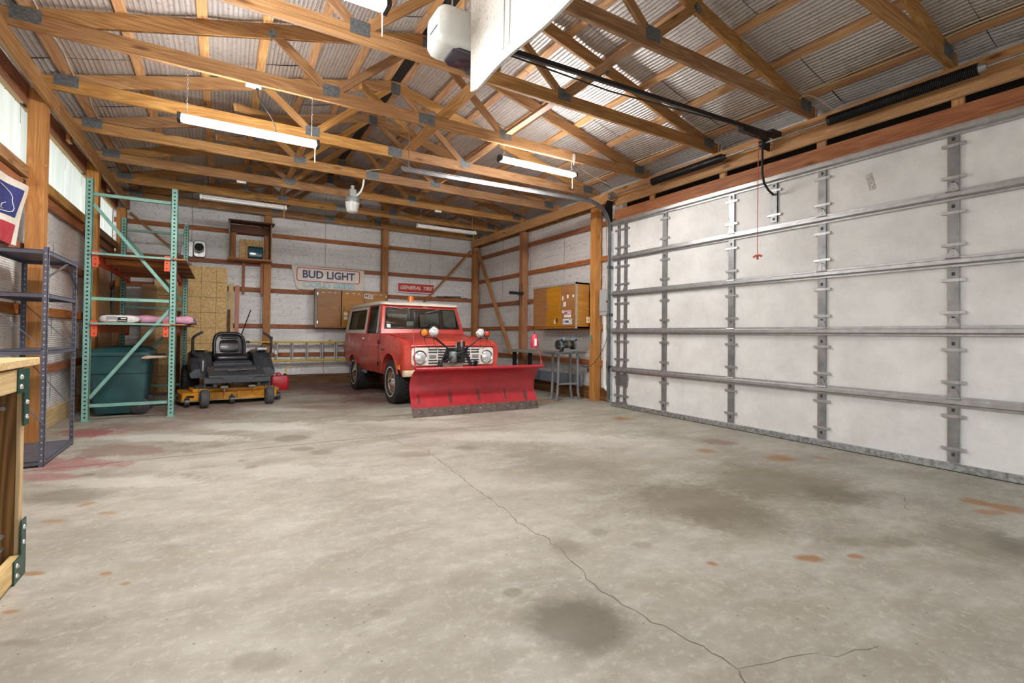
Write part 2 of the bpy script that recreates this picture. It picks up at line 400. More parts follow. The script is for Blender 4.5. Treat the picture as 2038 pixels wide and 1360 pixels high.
def crack(pts, w, seed):
    rnd = random.Random(seed); P = []
    for (a, b) in zip(pts[:-1], pts[1:]):
        a, b = Vector(a), Vector(b); n = max(2, int((b-a).length/.05)); d = (b-a).normalized(); nx = Vector((-d.y, d.x, 0))
        for k in range(n): P.append(a.lerp(b, k/n) + nx*rnd.uniform(-.014, .014))
    m = MB(); vs = []; fs = []
    for i, p in enumerate(P):
        q = P[min(i+1, len(P)-1)] - P[max(i-1, 0)]; q.normalize(); nx = Vector((-q.y, q.x, 0)); ww = w*rnd.uniform(.4, 1.2)
        vs += [p+nx*ww, p-nx*ww]
    for i in range(len(P)-1): fs.append((2*i, 2*i+1, 2*i+3, 2*i+2))
    m.add([(v.x, v.y, .0009) for v in vs], fs); return m
CRK = plain('crack_shadow', (.13, .11, .085), .95)
part('crack', crack([tuple(at(x, y, 'z', 0)) for x, y in ((742, 862), (775, 872), (800, 884), (850, 896), (876, 920), (905, 940), (932, 962), (960, 985), (1000, 1012), (1030, 1040), (1080, 1068), (1122, 1098), (1150, 1130), (1182, 1164), (1240, 1204), (1296, 1240), (1345, 1258), (1400, 1288), (1440, 1308), (1470, 1336), (1490, 1360), (1500, 1395))], .0032, 3), CRK, floor)
part('crack', crack([tuple(at(x, y, 'z', 0)) for x, y in ((1470, 1333), (1540, 1322), (1600, 1306), (1660, 1304), (1730, 1295), (1780, 1285))], .0013, 5), CRK, floor)
part('crack', crack([tuple(at(x, y, 'z', 0)) for x, y in ((1800, 990), (1806, 1003), (1802, 1012), (1810, 1022))], .0025, 9), CRK, floor)

# ------------------------------------------------------------------ shell dimensions
XL, XR, YB = -1.795, 5.925, 11.795          # foil planes
CX = 2.07
def zr(x): return 4.755 - .262*abs(x-CX)     # underside of the purlins
def sheet(parent, fn, nu, nv, mat):
    m = MB(); m.grid(fn, nu, nv); return part('foil_sheet', m, mat, parent, smooth=True, angle=180)
def bow(u, v, k, rnd): return k*math.sin(PI*u)*math.sin(PI*v) + .004*math.sin(9*u+rnd)*math.sin(7*v+rnd*2)

# back wall
wb = struct(empty('wall_back', (2, YB, 0)))
xs = [XL, -.54, .73, 2.03, 3.31, 4.58, XR]
for i, (a, b) in enumerate(zip(xs[:-1], xs[1:])):
    def fn(u, v, a=a, b=b, i=i):
        x = a + (b-a)*u + (-.003 if u == 1 else .003 if u == 0 else 0); return (x, YB + bow(u, v*3 % 1, .012, i) + (.010 if u in (0, 1) else 0), .10 + (zr(x)+.06-.10)*v)
    sheet(wb, fn, 10, 24, FOIL_Y)
part('backing', MB().box((XL-.05, YB+.02, -.16), (XR+.05, YB+.03, 3.85)).prism([(XL-.05, 3.85), (XR+.05, 3.85), (CX, 4.9)], .01, basis((0, YB+.03, 0), (1, 0, 0), (0, 0, 1), (0, -1, 0))), BLACK, wb)
GB = (3.27, 2.622, 2.07, 1.297, .68)
for z in GB: beam('girt', (XL+.02, YB-.025, z), (XR-.02, YB-.025, z), .038, .089, W_GIRT, wb)
beam('girt', (XL+.02, YB-.025, 3.78), (XR-.02, YB-.025, 3.78), .038, .089, W_GIRT, wb)
beam('skirt_board', (XL+.02, YB-.025, .115), (XR-.02, YB-.025, .115), .038, .23, W_TREAT, wb)
for x, zt in ((.83, 4.25), (3.37, 4.25)):
    beam('post', (x, YB-.115, 0), (x, YB-.115, zt), .14, .14, W_POST, wb, up=(1, 0, 0))
for x in (-1.645, 5.81): beam('corner_post', (x, YB-.115, 0), (x, YB-.115, 3.48), .14, .14, W_POST, wb, up=(1, 0, 0))
beam('wind_brace', (5.70, YB-.06, 3.40), (4.18, YB-.06, 1.72), .038, .089, W_POST, wb, up=(0, -1, 0))
beam('wind_brace', (-1.52, YB-.06, 3.42), (-.45, YB-.06, 2.40), .038, .13, W_TRUSS, wb, up=(0, -1, 0))

# right wall
wr = struct(empty('wall_right', (XR, 9, 0)))
ys = [6.13, 6.65, 7.90, 9.15, 10.40, 11.62, YB]
for i, (a, b) in enumerate(zip(ys[:-1], ys[1:])):
    def fn(u, v, a=a, b=b, i=i):
        y = a + (b-a)*u + (-.003 if u == 1 else .003 if u == 0 else 0); return (XR + bow(u, v*3 % 1, .012, i) + (.008 if u in (0, 1) else 0), y, .10 + 3.75*v)
    sheet(wr, fn, 10, 22, FOIL_Y)
sheet(wr, lambda u, v: (XR, .60-2.2*u, .05+3.8*v), 8, 12, FOIL_Y)
sheet(wr, lambda u, v: (XR, .60+5.53*u, 3.62+.24*v), 24, 4, FOIL_Y)
part('backing', MB().box((XR+.02, 6.10, -.16), (XR+.03, YB+.03, 3.85)).box((XR+.02, -1.6, -.16), (XR+.03, .62, 3.85)).box((XR+.02, .6, 3.1), (XR+.03, 6.2, 3.85)), BLACK, wr)  # black sheet above the door stands in for shade in the header gap
for z in (3.19, 2.56, 1.92, 1.325, .68): beam('girt', (XR-.025, 6.17, z), (XR-.025, YB-.05, z), .038, .089, W_GIRT, wr)
beam('skirt_board', (XR-.025, 6.17, .115), (XR-.025, YB-.05, .115), .038, .23, W_TREAT, wr)
for y in (6.79, 9.245): beam('post', (5.81, y, 0), (5.81, y, 3.48), .14, .14, W_POST, wr, up=(1, 0, 0))
beam('wind_brace', (5.76, 11.45, 3.36), (5.76, 9.66, .72), .038, .089, W_POST, wr, up=(-1, 0, 0))
beam('header', (5.72, -1.5, 3.57), (5.72, 11.74, 3.57), .038, .18, W_HEAD, wr)
beam('header', (5.90, -1.5, 3.57), (5.90, 11.74, 3.57), .038, .18, W_TRUSS, wr)
beam('spring_board', (5.705, .5, 3.425), (5.705, 6.16, 3.425), .038, .105, W_HEAD, wr)
beam('jamb_board', (5.705, .6, 3.20), (5.705, 6.16, 3.20), .038, .185, W_RED, wr)
for y in (1.72, 2.9, 4.15, 5.4): beam('block', (5.76, y, 3.27), (5.76, y, 3.49), .09, .04, W_HEAD, wr, up=(1, 0, 0))
beam('jamb_post', (5.80, .50, 0), (5.80, .50, 3.48), .14, .14, W_POST, wr, up=(1, 0, 0))
beam('jamb_post', (5.82, 6.20, 0), (5.82, 6.20, .235), .10, .09, W_RED, wr, up=(1, 0, 0))

# left wall
wl = struct(empty('wall_left', (XL, 8, 0)))
ys = [-1.6, .6, 1.85, 3.1, 4.35, 5.6, 6.85, 8.1, 9.35, 10.6, YB]
for i, (a, b) in enumerate(zip(ys[:-1], ys[1:])):
    def fn(u, v, a=a, b=b, i=i):
        y = a + (b-a)*u + (-.003 if u == 1 else .003 if u == 0 else 0); return (XL - bow(u, v*3 % 1, .012, i) - (.008 if u in (0, 1) else 0), y, .10 + 2.5*v)
    sheet(wl, fn, 10, 16, FOIL_Y)
sheet(wl, lambda u, v: (XL, -1.6+13.4*u, 3.44+.42*v), 40, 3, FOIL_Y)
part('backing', MB().box((XL-.03, -1.6, -.16), (XL-.02, YB+.03, 2.72)).box((XL-.03, -1.6, 3.5), (XL-.02, YB+.03, 3.85)), BLACK, wl)
for z in (2.0, 1.375, .705): beam('girt', (XL+.025, -1.5, z), (XL+.025, YB-.05, z), .038, .10, W_GIRT, wl)
beam('skirt_board', (XL+.025, -1.5, .105), (XL+.025, YB-.05, .105), .038, .21, W_FRESH, wl)
for y in (1.95, 4.35, 6.79, 9.30): beam('post', (-1.645, y, 0), (-1.645, y, 3.62), .14, .14, W_POST, wl, up=(1, 0, 0))
beam('header', (-1.555, -1.5, 3.57), (-1.555, 7.02, 3.57), .038, .18, W_TRUSS, wl)
beam('header', (-1.555, 7.025, 3.57), (-1.555, 11.74, 3.57), .038, .18, W_TRUSS, wl)
beam('header', (-1.735, -1.5, 3.56), (-1.735, 11.74, 3.56), .038, .20, W_RED, wl)
bays = [(-1.5, 1.88), (2.02, 4.28), (4.42, 6.72), (6.86, 9.23), (9.37, 11.61)]
for k, (a, b) in enumerate(bays):
    w = struct(empty('window_%d' % (k+1), (XL, (a+b)/2, 2.8)))
    a, b = a-.068, b+.068; n = max(2, round((b-a)/.78)); d = (b-a)/n
    for j in range(n):
        y0, y1 = a + j*d, a + (j+1)*d
        def fn(u, v, y0=y0, y1=y1):
            ph = (u*3.0) % 1; rib = .018*max(0, 1-abs(ph-.5)*9)
            return (XL+.012-rib, y0+.003+(y1-y0-.006)*u, 2.79+.70*v)
        m = MB(); m.grid(fn, 54, 2); part('pane', m, GLAZE, w)
    a, b = a+.068, b-.068
    beam('sill', (-1.735, a, 2.755), (-1.735, b, 2.755), .09, .115, W_TRUSS, w)
    beam('apron', (-1.755, a, 2.635), (-1.755, b, 2.635), .038, .11, W_GIRT, w)
    beam('head_trim', (-1.765, a, 3.452), (-1.765, b, 3.452), .04, .022, W_FRESH, w)
for y in (7.95, 10.4): beam('block', (-1.645, y, 3.48), (-1.645, y, 3.66), .13, .038, W_POST, wl, up=(1, 0, 0))

# front wall, behind the photographer, with a big doorway added to let daylight flood in
wf = struct(empty('wall_front', (2, -1.6, 0)))
for a, b, z0, z1 in ((XL, -1.2, 0, 3.85), (5.3, XR, 0, 3.85), (-1.2, 5.3, 3.3, 3.85)):
    sheet(wf, lambda u, v, a=a, b=b, z0=z0, z1=z1: (a+(b-a)*u, -1.6, z0+(z1-z0)*v), 4, 4, FOIL_Y)
part('gable', MB().prism([(XL, 3.85), (XR, 3.85), (CX, 4.9)], .01, basis((0, -1.61, 0), (1, 0, 0), (0, 0, 1), (0, -1, 0))), W_TRUSS, wf)

# ------------------------------------------------------------------ ceiling: purlins and foil
ce = struct(empty('ceiling', (CX, 6, 4.8)))
PX = [-1.43, -.81, -.20, .36, .90, 1.45, 1.95]
PXA = PX + [2*CX-x for x in PX]
PXA = [x if x < CX else x-.02 for x in PXA]
SL = math.atan(.262)
for x in PXA:
    up = (math.sin(SL)*(1 if x > CX else -1), 0, math.cos(SL))
    c = Vector((x, 0, zr(x))) + Vector(up)*.021
    beam('purlin', (c.x, -1.5, c.z), (c.x, 5.1, c.z), .089, .038, W_PURL, ce, up=up)
    beam('purlin', (c.x, 5.105, c.z), (c.x, 11.75, c.z), .089, .038, W_PURL, ce, up=up)
seams = [-1.6, -.98, .26, 1.50, 2.74, 4.01, 5.23, 6.48, 7.70, 8.95, 10.20, 11.40, YB]
for side in (-1, 1):
    ps = sorted([abs(x-CX) for x in PXA if (x-CX)*side > 0] + [0, 3.95])
    for i, (a, b) in enumerate(zip(seams[:-1], seams[1:])):
        def fn(u, v, a=a, b=b, side=side, ps=ps, i=i):
            d = u*3.93; y = a + .003 + (b-a-.006)*v
            k = max(j for j in range(len(ps)-1) if ps[j] <= d+1e-6); t = (d-ps[k])/(ps[k+1]-ps[k])
            sag = .030*math.sin(PI*min(1, max(0, t)))*(.7+.3*math.sin(i*2.1+k*1.7))*(.55+.45*math.sin(PI*v))
            edge = .006 if v in (0, 1) else 0
            return (CX+side*d, y, zr(CX+d) + .045 - sag + edge)
        sheet(ce, fn, 66, 8, FOIL_R)
part('roofing', MB().prism([(XL-.4, zr(XL-.4)+.10), (CX, 4.87), (XR+.4, zr(XR+.4)+.10), (XR+.4, zr(XR+.4)+.13), (CX, 4.90), (XL-.4, zr(XL-.4)+.13)], 13.9, basis((0, 12.1, 0), (1, 0, 0), (0, 0, 1), (0, -1, 0))), BLACK, ce)
part('ridge_vent_strip', MB().box((CX-.06, -1.5, 4.735), (CX+.06, 11.7, 4.745)), BLACK, ce)

# ------------------------------------------------------------------ roof trusses
TY = [.52, 1.75, 2.99, 4.25, 5.52, 6.76, 7.96, 9.19, 10.38, 11.58]
def make_truss(Y):
    t = thing('roof_truss', 'timber roof truss', 'roof truss', (CX, Y, 3.66), 0, 'timber roof trusses')
    XZ = basis((0, Y+.019, 0), (1, 0, 0), (0, 0, 1), (0, -1, 0))
    def pr(name, poly, mat, d=.038, off=0.):
        m = MB().prism(poly, d); M = XZ @ Matrix.Translation((0, 0, off))
        return put(name, m.mesh(name, bevel=.002), mat, t, M)
    pr('bottom_chord', [(-1.62, 3.66), (2.06, 3.66), (2.06, 3.80), (-1.62, 3.80)], W_TRUSS)
    pr('bottom_chord', [(2.064, 3.66), (5.76, 3.66), (5.76, 3.80), (2.064, 3.80)], W_TRUSS)
    zl = lambda d: 4.605 - .262*d
    for s in (-1, 1):
        M = XZ @ Matrix.Translation((CX, 0, 0)) @ (Matrix.Scale(-1, 4, (1, 0, 0)) if s < 0 else Matrix.Identity(4))
        m = MB().prism([(3.07, 3.803), (3.64, 3.803), (.001, 4.752), (.001, 4.603)], .038).mesh('top_chord', bevel=.002)
        if s < 0: m.transform(Matrix.Scale(-1, 4, (1, 0, 0))); m.flip_normals()
        put('top_chord', m, W_TRUSS, t, XZ @ Matrix.Translation((CX, 0, 0)))
    for s in (-1, 1):
        b = (CX+s*1.10, Y, 3.77)
        beam('web', b, (CX+s*1.68, Y, 4.25), .034, .089, W_TRUSS, t, up=(-s, 0, 1))
        beam('web', (CX+s*1.07, Y, 3.77), (CX+s*.04, Y, 4.66), .034, .089, W_TRUSS, t, up=(s, 0, 1))
    def plate(x, z, w, h, a=0):
        for yy in (-1, 1):
            m = MB().box((-w/2, -.0015, -h/2), (w/2, .0015, h/2))
            for k in range(5): m.box((-w/2+w*(k+.3)/5, yy*.0015, -h*.42), (-w/2+w*(k+.6)/5, yy*.003, h*.42))
            put('nail_plate', m.mesh('nail_plate'), PLATE, t, Matrix.Translation((x, Y+yy*.0208, z)) @ Matrix.Rotation(a, 4, 'Y'))
    for s in (-1, 1):
        plate(CX+s*1.09, 3.785, .17, .125); plate(CX+s*1.67, 4.215, .09, .075, s*.7); plate(CX+s*3.50, 3.775, .20, .12)
    plate(CX, 3.735, .20, .125); plate(CX, 4.64, .13, .14)
    return t
T0 = make_truss(TY[0])
TR = {TY[0]: T0}
for y in TY[1:]: TR[y] = dup(T0, Matrix.Translation((CX, y, 3.66)))
for nm, y in zip(('first', 'second', 'third', 'fourth', 'fifth', 'sixth', 'seventh', 'eighth', 'ninth', 'tenth'), TY[::-1]): TR[y]['label'] = nm + ' brown timber roof truss counted from the back wall'
for y in TY:                                   # cleats where trusses sit on the wall headers
    beam('truss_cleat', (5.815, y+.045, 3.49), (5.815, y+.045, 3.80), .10, .038, W_HEAD, wr, up=(1, 0, 0))
    beam('truss_cleat', (-1.645, y+.045, 3.66), (-1.645, y+.045, 3.78), .10, .038, W_TRUSS, wl, up=(1, 0, 0))
def brace(p, q, label, w=.089, h=.038, up=(0, 0, 1)): tag(beam('truss_brace', p, q, w, h, W_TRUSS, None, up=up), label, 'brace', 'truss braces')
brace((2.28, 4.2, 3.822), (2.28, 11.6, 3.822), 'long flat brace board laid over the truss bottom chords', .14)
brace((.96, 6.76, 3.83), (.96, 11.6, 3.83), 'thin stiffener lying over the chords near the unlit tube light')
brace((3.2, 2.99, 3.825), (3.2, 7.96, 3.825), 'stiffener board lying over the chords near the lit tube light by the wide door')
brace((1.3, 5.55, 3.95), (2.9, 7.95, 4.45), 'slanting sway brace between the ridge webs over the barn lamp', .038, .089)
brace((-.1, 7.98, 3.90), (.9, 9.17, 4.30), 'short slanting sway brace low on the slope by the clear panels', .038, .089)
brace((.1, 6.79, 3.9), (1.0, 7.94, 4.28), 'slanting sway brace low on the slope above the lit twin tube', .038, .089)
# ------------------------------------------------------------------ overhead garage door
DOORW = NT('white_foam_door_panel'); _g = DOORW.co()
DOORW.P(col=DOORW.ramp(DOORW.noise(_g, 2.2, 6, .7), [(.3, (.60, .60, .585)), (.62, (.76, .76, .745))]), rough=.55, norm=DOORW.bump(DOORW.noise(_g, 120, 3), .35, .003))
DOORW = DOORW.m
dr = struct(empty('door_1', (5.64, 3.38, 0)))
ZS = [.012, .632, 1.262, 1.880, 2.478, 3.090]
Y0, Y1 = .64, 6.13
for a, b in zip(ZS[:-1], ZS[1:]):
    part('panel', MB().box((5.63, Y0, a+.004), (5.675, Y1, b-.004)), DOORW, dr, bevel=.004)
    part('section_rail', MB().box((5.622, Y0, b-.028), (5.632, Y1, b-.008)), ZINC, dr)
STY = [1.71, 2.82, 3.92, 5.02]
def strut_mesh():
    m = MB(); pf = [(0, .052), (.004, .052), (.004, .030), (.050, .022), (.050, -.012), (.004, -.022), (.004, -.042), (0, -.042)]
    m.prism(pf, Y1-Y0, basis((0, Y1, 0), (-1, 0, 0), (0, 0, 1), (0, -1, 0))); return m.mesh('strut', bevel=.0015)
ST = strut_mesh()
for z in (.615, 1.245, 1.865, 2.462, 3.045): put('strut', ST, ZINC, dr, Matrix.Translation((5.612, 0, z)))
def stile_mesh(h, w=.085): return MB().box((-.010, -w/2, -h/2), (.012, w/2, h/2)).box((-.014, -w/2, -h/2), (.012, -w/2+.006, h/2)).mesh('stile', bevel=.002)
def clip_mesh(): return MB().box((-.013, -.085, -.014), (-.009, .085, .014)).box((-.010, -.085, -.014), (.006, -.05, .014)).box((-.010, .05, -.014), (.006, .085, .014)).mesh('clip', bevel=.001)
def hinge_mesh():
    m = MB().prism([(-.042, 0), (.042, 0), (.042, .03), (.020, .085), (-.020, .085), (-.042, .03)], .005, basis((0, 0, 0), (0, -1, 0), (0, 0, 1), (-1, 0, 0)))
    m.prism([(-.042, 0), (.042, 0), (.030, -.04), (-.030, -.04)], .005, basis((0, 0, 0), (0, -1, 0), (0, 0, 1), (-1, 0, 0)))
    m.cyl((-.008, -.052, 0), (-.008, .052, 0), .010, 8)
    for y, z in ((0, .062), (0, .03), (.018, -.022), (-.018, -.022)): m.cyl((-.003, y, z), (-.010, y, z), .006, 6)
    return m.mesh('hinge')
CLIPM, HINGEM = clip_mesh(), hinge_mesh()
SLOT = MB().box((-.0108, -.012, -.016), (-.0098, .012, .016)).mesh('slot')
SLOTM = plain('slot_dark', (.05, .05, .05), .8)
SM = {}
def stile(y, k, h0=None, h1=None, w=.085):
    a, b = ZS[k] + (.07 if k == 0 else .006), ZS[k+1]-.006
    if h0: a, b = h0, h1
    key = (round(b-a, 3), w); me = SM.get(key) or SM.setdefault(key, stile_mesh(b-a, w))
    s = put('stile', me, GALV, dr, Matrix.Translation((5.622, y, (a+b)/2)))
    for dz in (-.155, .135): put('clip', CLIPM, ZINC, s, Matrix.Translation((5.622, y, (a+b)/2+dz)))
    for dz in (-.205, .19): put('slot', SLOT, SLOTM, s, Matrix.Translation((5.6215, y, (a+b)/2+dz)))
for y in STY:
    for k in range(5):
        stile(y, k)
        if k < 4: put('hinge', HINGEM, STEEL, dr, Matrix.Translation((5.610, y, ZS[k+1]-.01 + .028)))
for y in (5.99, 5.83, .78):
    for k in range(5):
        stile(y, k, w=.065)
        if k < 4: put('hinge', HINGEM, STEEL, dr, Matrix.Translation((5.610, y, ZS[k+1]-.01 + .028)))
stile(3.36, 4, 2.54, 3.03, .08)
part('corner_plate', MB().box((5.606, 5.76, .36), (5.610, 6.03, .55)).box((5.606, 5.76, .02), (5.610, 6.03, .10)), GALV, dr)
part('bottom_bar', MB().box((5.602, Y0, .006), (5.64, Y1, .072)), plain('mottled_galv', (.38, .40, .40), .45, .8, .45, 30), dr, bevel=.003)
part('seal', MB().box((5.610, Y0, 0), (5.66, Y1, .012)), RUBBER, dr)
tp = at(1733, 362, 'x', 5.628)
put('tape_patch', MB().box((-.001, -.028, -.085), (.001, .028, .085)).mesh('tape_patch'), plain('silver_tape', (.42, .42, .42), .3, .7, .5, 40), dr, Matrix.Translation(tp) @ Matrix.Rotation(-.22, 4, 'X'))

def curve_pts(a, b, c, d, n=10):
    a, b, c, d = map(Vector, (a, b, c, d)); return [tuple(a*(1-t)**3 + b*3*t*(1-t)**2 + c*3*t*t*(1-t) + d*t**3) for t in [i/n for i in range(n+1)]]
tk = thing('door_track', 'grey steel door track curving up beside the wide door and running under the trusses', 'door track', (5.6, 6.19, 0))
tv = [(5.585, 6.175, .10), (5.585, 6.175, 2.86)] + curve_pts((5.585, 6.175, 2.88), (5.585, 6.175, 3.18), (5.45, 6.19, 3.375), (5.12, 6.20, 3.385), 14) + [(2.02, 6.22, 3.335)]
m = MB(); secs = []
for i, p in enumerate(tv):
    a, b = Vector(tv[max(0, i-1)]), Vector(tv[min(len(tv)-1, i+1)]); t = (b-a).normalized(); s = Vector((0, 1, 0)); nn = t.cross(s).normalized()
    secs.append([tuple(Vector(p) + s*u + nn*v) for u, v in ((-.012, -.030), (.014, -.030), (.014, .030), (-.012, .030), (-.012, .024), (.008, .024), (.008, -.024), (-.012, -.024))])
m.loft(secs); part('rail', m, GALV, tk, smooth=True, angle=30)
beam('top_angle', (2.0, 6.235, 3.350), (5.25, 6.222, 3.400), .020, .050, GALV, tk)
part('wall_angle', MB().box((5.60, 6.19, .05), (5.70, 6.197, 2.9)).box((5.60, 6.197, .05), (5.606, 6.23, 2.9)), GALV, tk)
part('flag_bracket', MB().prism([(5.48, 3.22), (5.70, 2.95), (5.70, 3.47), (5.58, 3.47)], .005, basis((0, 6.245, 0), (1, 0, 0), (0, 0, 1), (0, -1, 0))), BLACK, tk)
for z in (.62, 1.5, 2.3): part('jamb_clip', MB().box((5.59, 6.18, z), (5.70, 6.24, z+.05)), BLACK, tk)
beam('hanger', (2.10, 6.23, 3.36), (2.10, 6.23, 3.95), .03, .004, STEEL, tk, up=(1, 0, 0)); beam('hanger', (2.12, 6.23, 3.38), (2.04, 6.75, 3.68), .03, .004, STEEL, tk)
part('roller', MB().cyl((5.585, 6.15, .64), (5.585, 6.19, .64), .022, 12), BLACK, tk)
sp = thing('torsion_spring_shaft', 'steel torsion shaft above the wide door carrying two black coil springs', 'torsion spring', (5.56, 3.4, 3.505))
part('shaft', MB().cyl((5.555, .68, 3.505), (5.555, 6.19, 3.505), .0125, 10), STEEL, sp, smooth=True)
def coil(y0, y1):
    m = MB(); n = int((y1-y0)/.0125); pf = []
    for k in range(n):
        z = (y1-y0)*k/n; pf += [(.045, z), (.054, z+.004), (.054, z+.008), (.045, z+.0115)]
    m.lathe(pf, basis((5.555, y0, 3.505), (1, 0, 0), (0, 0, 1), (0, 1, 0)), 14); return m
for a, b in ((1.52, 2.70), (4.02, 5.18)):
    c = part('spring', coil(a, b), BLACK, sp)
    part('spring_cone', MB().cyl((5.555, a-.05, 3.505), (5.555, a, 3.505), .03, 12, .045), STEEL if a < 2 else BLACK, sp); part('spring_plate', MB().cyl((5.555, b, 3.505), (5.555, b+.03, 3.505), .055, 14), BLACK, sp)
part('bearing_plate', MB().box((5.54, 3.45, 3.43), (5.676, 3.46, 3.58)).cyl((5.555, 3.43, 3.505), (5.555, 3.50, 3.505), .04, 12), BLACK, sp)
for y in (6.11, .72): part('drum', MB().lathe([(.0, 0), (.065, 0), (.065, .008), (.05, .012), (.045, .05), (.06, .056), (.06, .06), (0, .06)], basis((5.555, y-.03, 3.505), (1, 0, 0), (0, 0, 1), (0, 1, 0)), 20), STEEL, sp, smooth=True)

op = thing('garage_door_opener', 'white rounded garage door opener hung between trusses behind the white panel', 'door opener', (1.6, 3.35, 3.25))
OPW = plain('opener_shell', (.76, .80, .78), .25, 0, .05, 4)
secs = []
for x, k in ((1.30, .80), (1.33, .95), (1.37, 1.0), (1.60, 1.0), (1.66, .97), (1.72, .9)):
    secs.append([(x, 3.35+a*k, 3.40+b*k) for a, b in rrect(-.15, -.14, .15, .15, .05, 4)])
part('shell', MB().loft(secs), OPW, op, smooth=True, angle=50)
part('lens', MB().loft([[(x, 3.35+a*k, 3.285+b*k) for a, b in rrect(-.115, -.06, .115, .05, .03, 3)] for x, k in ((1.42, .75), (1.46, 1), (1.62, 1), (1.66, .75))]), plain('smoked_lens', (.06, .05, .07), .12), op, smooth=True)
part('marking', MB().box((1.2985, 3.27, 3.39), (1.3005, 3.41, 3.402)), BLACK, op)
for y in (3.23, 3.47): beam('strap', (1.5, y, 3.50), (1.5, y, 3.98), .03, .003, STEEL, op, up=(1, 0, 0))
rl = thing('opener_rail', 'long black opener rail with chain running to the header above the wide door', 'rail', (3.5, 3.35, 3.5))
beam('tee_rail', (1.73, 3.35, 3.445), (5.52, 3.35, 3.565), .032, .042, BLACK, rl)
part('chain', MB().tube([(1.80, 3.33, 3.40), (3.0, 3.33, 3.395), (4.3, 3.33, 3.48), (4.9, 3.33, 3.525)], .008, 6), BLACK, rl)
part('trolley', MB().box((4.95, 3.32, 3.48), (5.40, 3.38, 3.545)).cyl((5.44, 3.32, 3.53), (5.44, 3.38, 3.53), .035, 12), BLACK, rl)
part('header_bracket', MB().box((5.50, 3.31, 3.555), (5.676, 3.39, 3.62)), BLACK, rl)
part('arm', MB().tube([(5.36, 3.35, 3.50), (5.36, 3.35, 3.08), (5.40, 3.352, 2.97), (5.50, 3.355, 2.90), (5.60, 3.36, 2.87)], .013, 8), BLACK, rl, smooth=True)
part('release_cord', MB().tube([(5.28, 3.35, 3.50), (5.275, 3.35, 2.10)], .004, 6), plain('red_cord', (.50, .13, .09), .7), rl)
hd = part('release_handle', MB().tube([(5.275, 3.30, 2.10), (5.275, 3.325, 2.115), (5.275, 3.375, 2.115), (5.275, 3.40, 2.10)], .012, 8).cyl((5.275, 3.35, 2.07), (5.275, 3.35, 2.115), .012, 8), plain('red_handle', (.48, .08, .04), .5), rl, smooth=True)

WPN = NT('flaking_white_panel'); _g = WPN.co()
_fl = WPN.ramp(WPN.noise(WPN.add('Mapping', {'Vector': _g, 'Scale': (1, 1.6, .8)}).outputs[0], 46, 5, .75), [(.585, (0, 0, 0)), (.63, (1, 1, 1))])
WPN.P(col=WPN.mix(_fl, WPN.ramp(WPN.noise(_g, 3, 5), [(.3, (.62, .62, .58)), (.7, (.78, .78, .75))]), (.16, .15, .13)), rough=.5)
wp = thing('hanging_plywood', 'flaking white painted plywood panel hung below the trusses in front of the opener', 'panel', (1.49, 2.3, 2.88))
def pf(u, v): return (1.48 + .004*math.sin(7*u+3*v), 1.48+1.61*u, 2.865 + .012*math.sin(11*u) + (3.64-2.865)*v)
m = MB(); n = 14; top = []; bot = []
secs = []
for i in range(n+1):
    u = i/n; a = pf(u, 0); b = pf(u, 1); cz = .03 if i in (n,) else 0
    secs.append([(a[0], a[1], a[2]+cz), (a[0]+.018, a[1], a[2]+cz), (b[0]+.018, b[1], b[2]), b])
m.loft(secs); part('sheet', m, WPN.m, wp)
for y in (2.62, 2.55): part('batten', MB().box((1.472, y-.012, 2.95), (1.480, y+.012, 3.64)), WPN.m, wp)
for y in (1.75, 2.99): beam('strap', (1.505, y+.026, 3.50), (1.505, y+.026, 3.79), .03, .004, STEEL, wp, up=(0, 1, 0))

# ------------------------------------------------------------------ lamps
def emis(name, col, s):
    n = NT(name); n.P(col=(.8, .8, .8), ecol=col, estr=s); return n.m
TUBE_ON = emis('lit_tube', (1, .975, .95), 150.0)
TUBE_OFF = plain('unlit_tube', (.80, .80, .78), .25)
def chain_mesh(h):
    m = MB(); k = int(h/.022)
    for i in range(k):
        z = h*(i+.5)/k; r = .007; pts = [(r*math.cos(a), 0, z+.014*math.sin(a)) if i % 2 else (0, r*math.cos(a), z+.014*math.sin(a)) for a in [2*PI*j/8 for j in range(8)]]
        m.tube(pts, .0016, 4, closed=True)
    return m.mesh('chain')
def shop_light(x0, x1, Y, z, ztop, lit, label):
    t = thing('tube_light', label, 'tube light', ((x0+x1)/2, Y, z), 0, 'hanging tube lights')
    hw = .046
    m = MB().prism([(-hw, -.02), (-hw, -.012), (-.016, .035), (.016, .035), (hw, -.012), (hw, -.02), (.012, .010), (-.012, .010)], x1-x0, basis((x0, Y, z+.02), (0, 1, 0), (0, 0, 1), (1, 0, 0)))
    part('housing', m, WHITE, t)
    for s in (-1, 1):
        part('tube', MB().cyl((x0+.03, Y+s*.034, z+.004), (x1-.03, Y+s*.034, z+.004), .018, 14), TUBE_ON if lit else TUBE_OFF, t, smooth=True)
    for x in (x0, x1):
        part('end_cap', MB().prism([(-.056, -.036), (-.056, .004), (-.026, .040), (.026, .040), (.056, .004), (.056, -.036)], .03, basis((x-.015, Y, z+.02), (0, 1, 0), (0, 0, 1), (1, 0, 0))), BLKPL if lit else WHITE, t)
        cm = chain_mesh(ztop-z-.05); put('chain', cm, STEEL, t, Matrix.Translation((x+(.06 if x == x0 else -.06), Y, z+.05)))
    part('pull_cord', MB().cyl((x1-.02, Y+.03, z-.17), (x1-.02, Y+.03, z), .0035, 6), IVORY, t)
    return t
shop_light(-.37, .85, 5.50, 3.155, 3.66, True, 'lit twin tube light hung on chains near the clear wall panels')
shop_light(3.05, 4.27, 5.46, 3.43, 3.66, True, 'lit twin tube light close under the trusses near the wide door')
